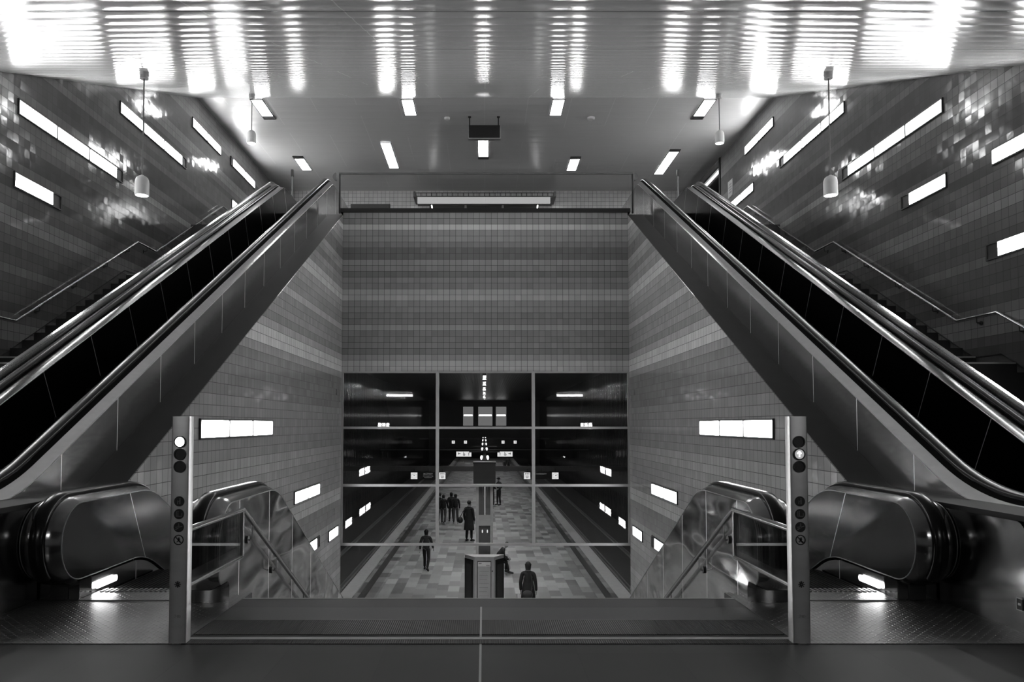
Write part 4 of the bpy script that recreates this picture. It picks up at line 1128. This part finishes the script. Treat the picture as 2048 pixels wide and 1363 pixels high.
    body = skin_mesh('person', vs, ed, rd, m_skin, None, 0, 1, extra)
    body.location = (x, y, z + 0.004); body.rotation_euler = (0, 0, math.radians(-face))
    tag(body, label, 'person')
    body.data.materials.append(topmat)
    wv = [Vector(V(*q)) for q in wr]
    for pl in body.data.polygons:
        c = pl.center
        if (c - Vector(V(*nk))).length > 0.055*k and c.z < V(*nk)[2] and min((c - q).length for q in wv) > 0.16*k: pl.material_index = 1
    def child(nm, pts, edges, rr, mat, root=0):
        return skin_mesh(nm, [V(*p) for p in pts], edges, [(r[0]*k, r[1]*k) if isinstance(r, tuple) else r*k for r in rr], mat, body, root)
    # upper garment with sleeves
    P = [(0, 0, hipz + (.13 if pose == 'sit' else -.06)), che, nb, sh[0], el[0], wr[0], sh[1], el[1], wr[1], up(0, -.005, 1.485)]
    child('jacket' if top == 'jacket' else 'coat', P, [(0, 1), (1, 2), (2, 3), (3, 4), (4, 5), (2, 6), (6, 7), (7, 8), (2, 9)],
          [(.158, .13), (.168, .13), (.105, .085), .076, .056, .043, .076, .056, .043, .064], topmat)
    if top == 'coat':
        mb = MB(); n = 16; rings = []
        for zz, rx, ry in ((1.16, .150, .112), (1.02, .176, .135), (.85, .205, .16), (.62, .225, .18), (.50, .235, .19), (.50, .215, .17), (.70, .195, .15)):
            rings.append([V(rx*math.cos(2*math.pi*j/n), ry*math.sin(2*math.pi*j/n), zz) for j in range(n)])
        o = link('coat_skirt', mb.loft(rings, False), topmat, None); o.parent = body
    # trousers
    P = [(0, 0, hipz + .10), hp[0], kn[0], tuple(Vector(an[0]) + Vector((0, 0, .03))), hp[1], kn[1], tuple(Vector(an[1]) + Vector((0, 0, .03)))]
    child('trousers', P, [(0, 1), (1, 2), (2, 3), (0, 4), (4, 5), (5, 6)], [(.125, .10), .100, .072, .060, .098, .072, .060], legmat)
    for i in (0, 1):
        a, t = Vector(V(*an[i])), Vector(V(*toe[i])); dr = (t - a); dr.z = 0; dr.normalize()
        mb = MB().tube([a - dr*0.05*k + Vector((0, 0, -0.02*k)), a + Vector((0, 0, -0.01*k)), t, t + dr*0.05*k - Vector((0, 0, 0.005*k))], [.040*k, .052*k, .046*k, .026*k], 8)
        zmin = min(p[2] for p in mb.v)
        low = 0.0 if zmin < 0.06 else zmin
        mb.v = [(p[0], p[1], max(p[2], 0.0)) for p in mb.v]
        o = link('shoe', mb, shoemat, None); o.parent = body
    hx, hy, hz = V(*hd2)
    mb = MB()
    if hair == 'hood':
        mb.ball((hx, hy - 0.02*k, hz + 0.0*k), (.105*k, .115*k, .125*k), 12, 8)
        o = link('hood', mb, topmat, None); o.parent = body
    else:
        mb.ball((hx, hy - 0.018*k, hz + 0.022*k), (.088*k, .098*k, .092*k), 12, 8)
        if hair == 'long':
            mb.loft([[(hx + (.100 - .012*q)*k*math.cos(2*math.pi*j/10), hy + (-.040)*k + (.062 - .006*q)*k*math.sin(2*math.pi*j/10), hz + (0.04 - .09*q)*k) for j in range(10)] for q in range(3)])
        o = link('hair', mb, m_hair, None); o.parent = body
    if cap:
        mb = MB().ball((hx, hy + 0.0, hz + 0.05*k), (.098*k, .108*k, .075*k), 12, 8).box(hx - .06*k, hx + .06*k, hy + .06*k, hy + .17*k, hz + .035*k, hz + .048*k)
        o = link('cap', mb, m_coat, None); o.parent = body
    return body
def world(b, a, c, zz):
    return b.matrix_basis @ Vector((a, c, zz))
person(-2.15, 27.9, 1.50, 10, 'person in dark jacket and dark trousers walking away alone on the left of the platform', 'walk', topmat=m_coat2, hair='long')
person(-2.42, 41.2, 1.62, 20, 'person at the left end of the group of four, mostly behind the next one', 'stand', legmat=m_trs)
b = person(-2.20, 40.6, 1.60, 5, 'person with a pale scarf and grey jeans in the group of four', 'walk', legmat=m_jean, shoemat=m_shoeW, hair='long')
o = link('scarf', MB().tube([(0.10, 0.10, 1.22), (0.09, 0.02, 1.36), (0.0, -0.07, 1.38), (-0.09, 0.02, 1.36), (0.02, 0.13, 1.28), (0.09, 0.15, 1.08)], 0.032, 8), m_scarf, None); o.parent = b
person(-1.84, 41.9, 1.60, -5, 'person all in black standing third from left in the group of four', 'stand', hair='long')
person(-1.57, 41.0, 1.60, 0, 'person in short dark jacket, grey trousers and white shoes, right end of the group', 'stand', legmat=m_jean, shoemat=m_shoeW, hair='long')
m1 = person(-0.72, 34.8, 1.86, 25, 'tall person in a dark coat with a shoulder bag left of the glazed column', 'stand', 'coat', legmat=m_trs)
bag = MB().ball((0, 0, 0), (.13, .16, .15), 12, 8)
o = link('shoulder_bag', bag, m_bag, None); o.location = world(m1, -0.27, -0.36, 1.0); tag(o, 'dark shoulder bag at the hip of the tall person by the column', 'bag')
link('strap', MB().tube([(0, 0.0, 0.14), (0.14, -0.10, 0.42), (0.27, -0.02, 0.55)], 0.014, 6), m_bag, None).parent = o
person(0.48, 49.5, 1.80, 50, 'person in dark clothes standing face to face with the one in a cap', 'talk', legmat=m_trs, shoemat=m_shoeW)
person(0.95, 50.3, 1.82, -130, 'person in a dark jacket and black cap facing another behind the column', 'talk', legmat=m_coat2, cap=True)
person(2.33, 85.5, 1.62, 0, 'far person standing under the right pictogram sign, left one of two', 'stand', topmat=m_coat2, legmat=m_trs)
person(2.76, 86.0, 1.62, 0, 'far person all in black under the right pictogram sign, right one of two', 'stand')
root = thing('bench', 'dark bench behind the notice stand on the right', 'bench', (0.47, 27.6, PZ))
link('seat', MB().box(0.12, 0.60, 26.9, 28.3, PZ + 0.30, PZ + 0.35), m_dark, root, smooth=False)
for yy in (27.0, 28.1): link('leg', MB().box(0.18, 0.52, yy, yy + 0.08, PZ, PZ + 0.30), m_dark, root, smooth=False)
person(0.42, 27.4, 1.45, 90, 'person in a black coat sitting bent forward on the bench behind the notice stand', 'sit', legmat=m_coat)
wm = person(1.17, 20.8, 1.60, 10, 'person in a knee length black coat with dark hair standing right of the notice stand', 'stand', 'coat', hair='long')
o = link('handbag', MB().ball((0, 0, 0), (.15, .075, .12), 12, 8), m_bag, None); o.location = world(wm, 0.02, -0.33, 0.78); tag(o, 'dark rounded handbag hanging at the back of the person in the long coat', 'bag')
link('strap', MB().tube([(0.10, 0.0, 0.10), (0.14, 0.07, 0.30), (0.10, 0.16, 0.52)], 0.012, 6), m_bag, None).parent = o
o = link('carrier_bag', MB().loft([[(q*0.10*math.cos(2*math.pi*j/10), q2*0.07*math.sin(2*math.pi*j/10), zz) for j in range(10)] for q, q2, zz in ((.3, .3, 0), (.25, .2, -.10), (.8, .8, -.24), (1.0, 1.0, -.36), (.7, .7, -.42))]), m_plastic, None)
o.location = world(wm, -0.33, 0.07, 0.72); tag(o, 'white plastic carrier bag in the left hand of the person in the long coat', 'bag')
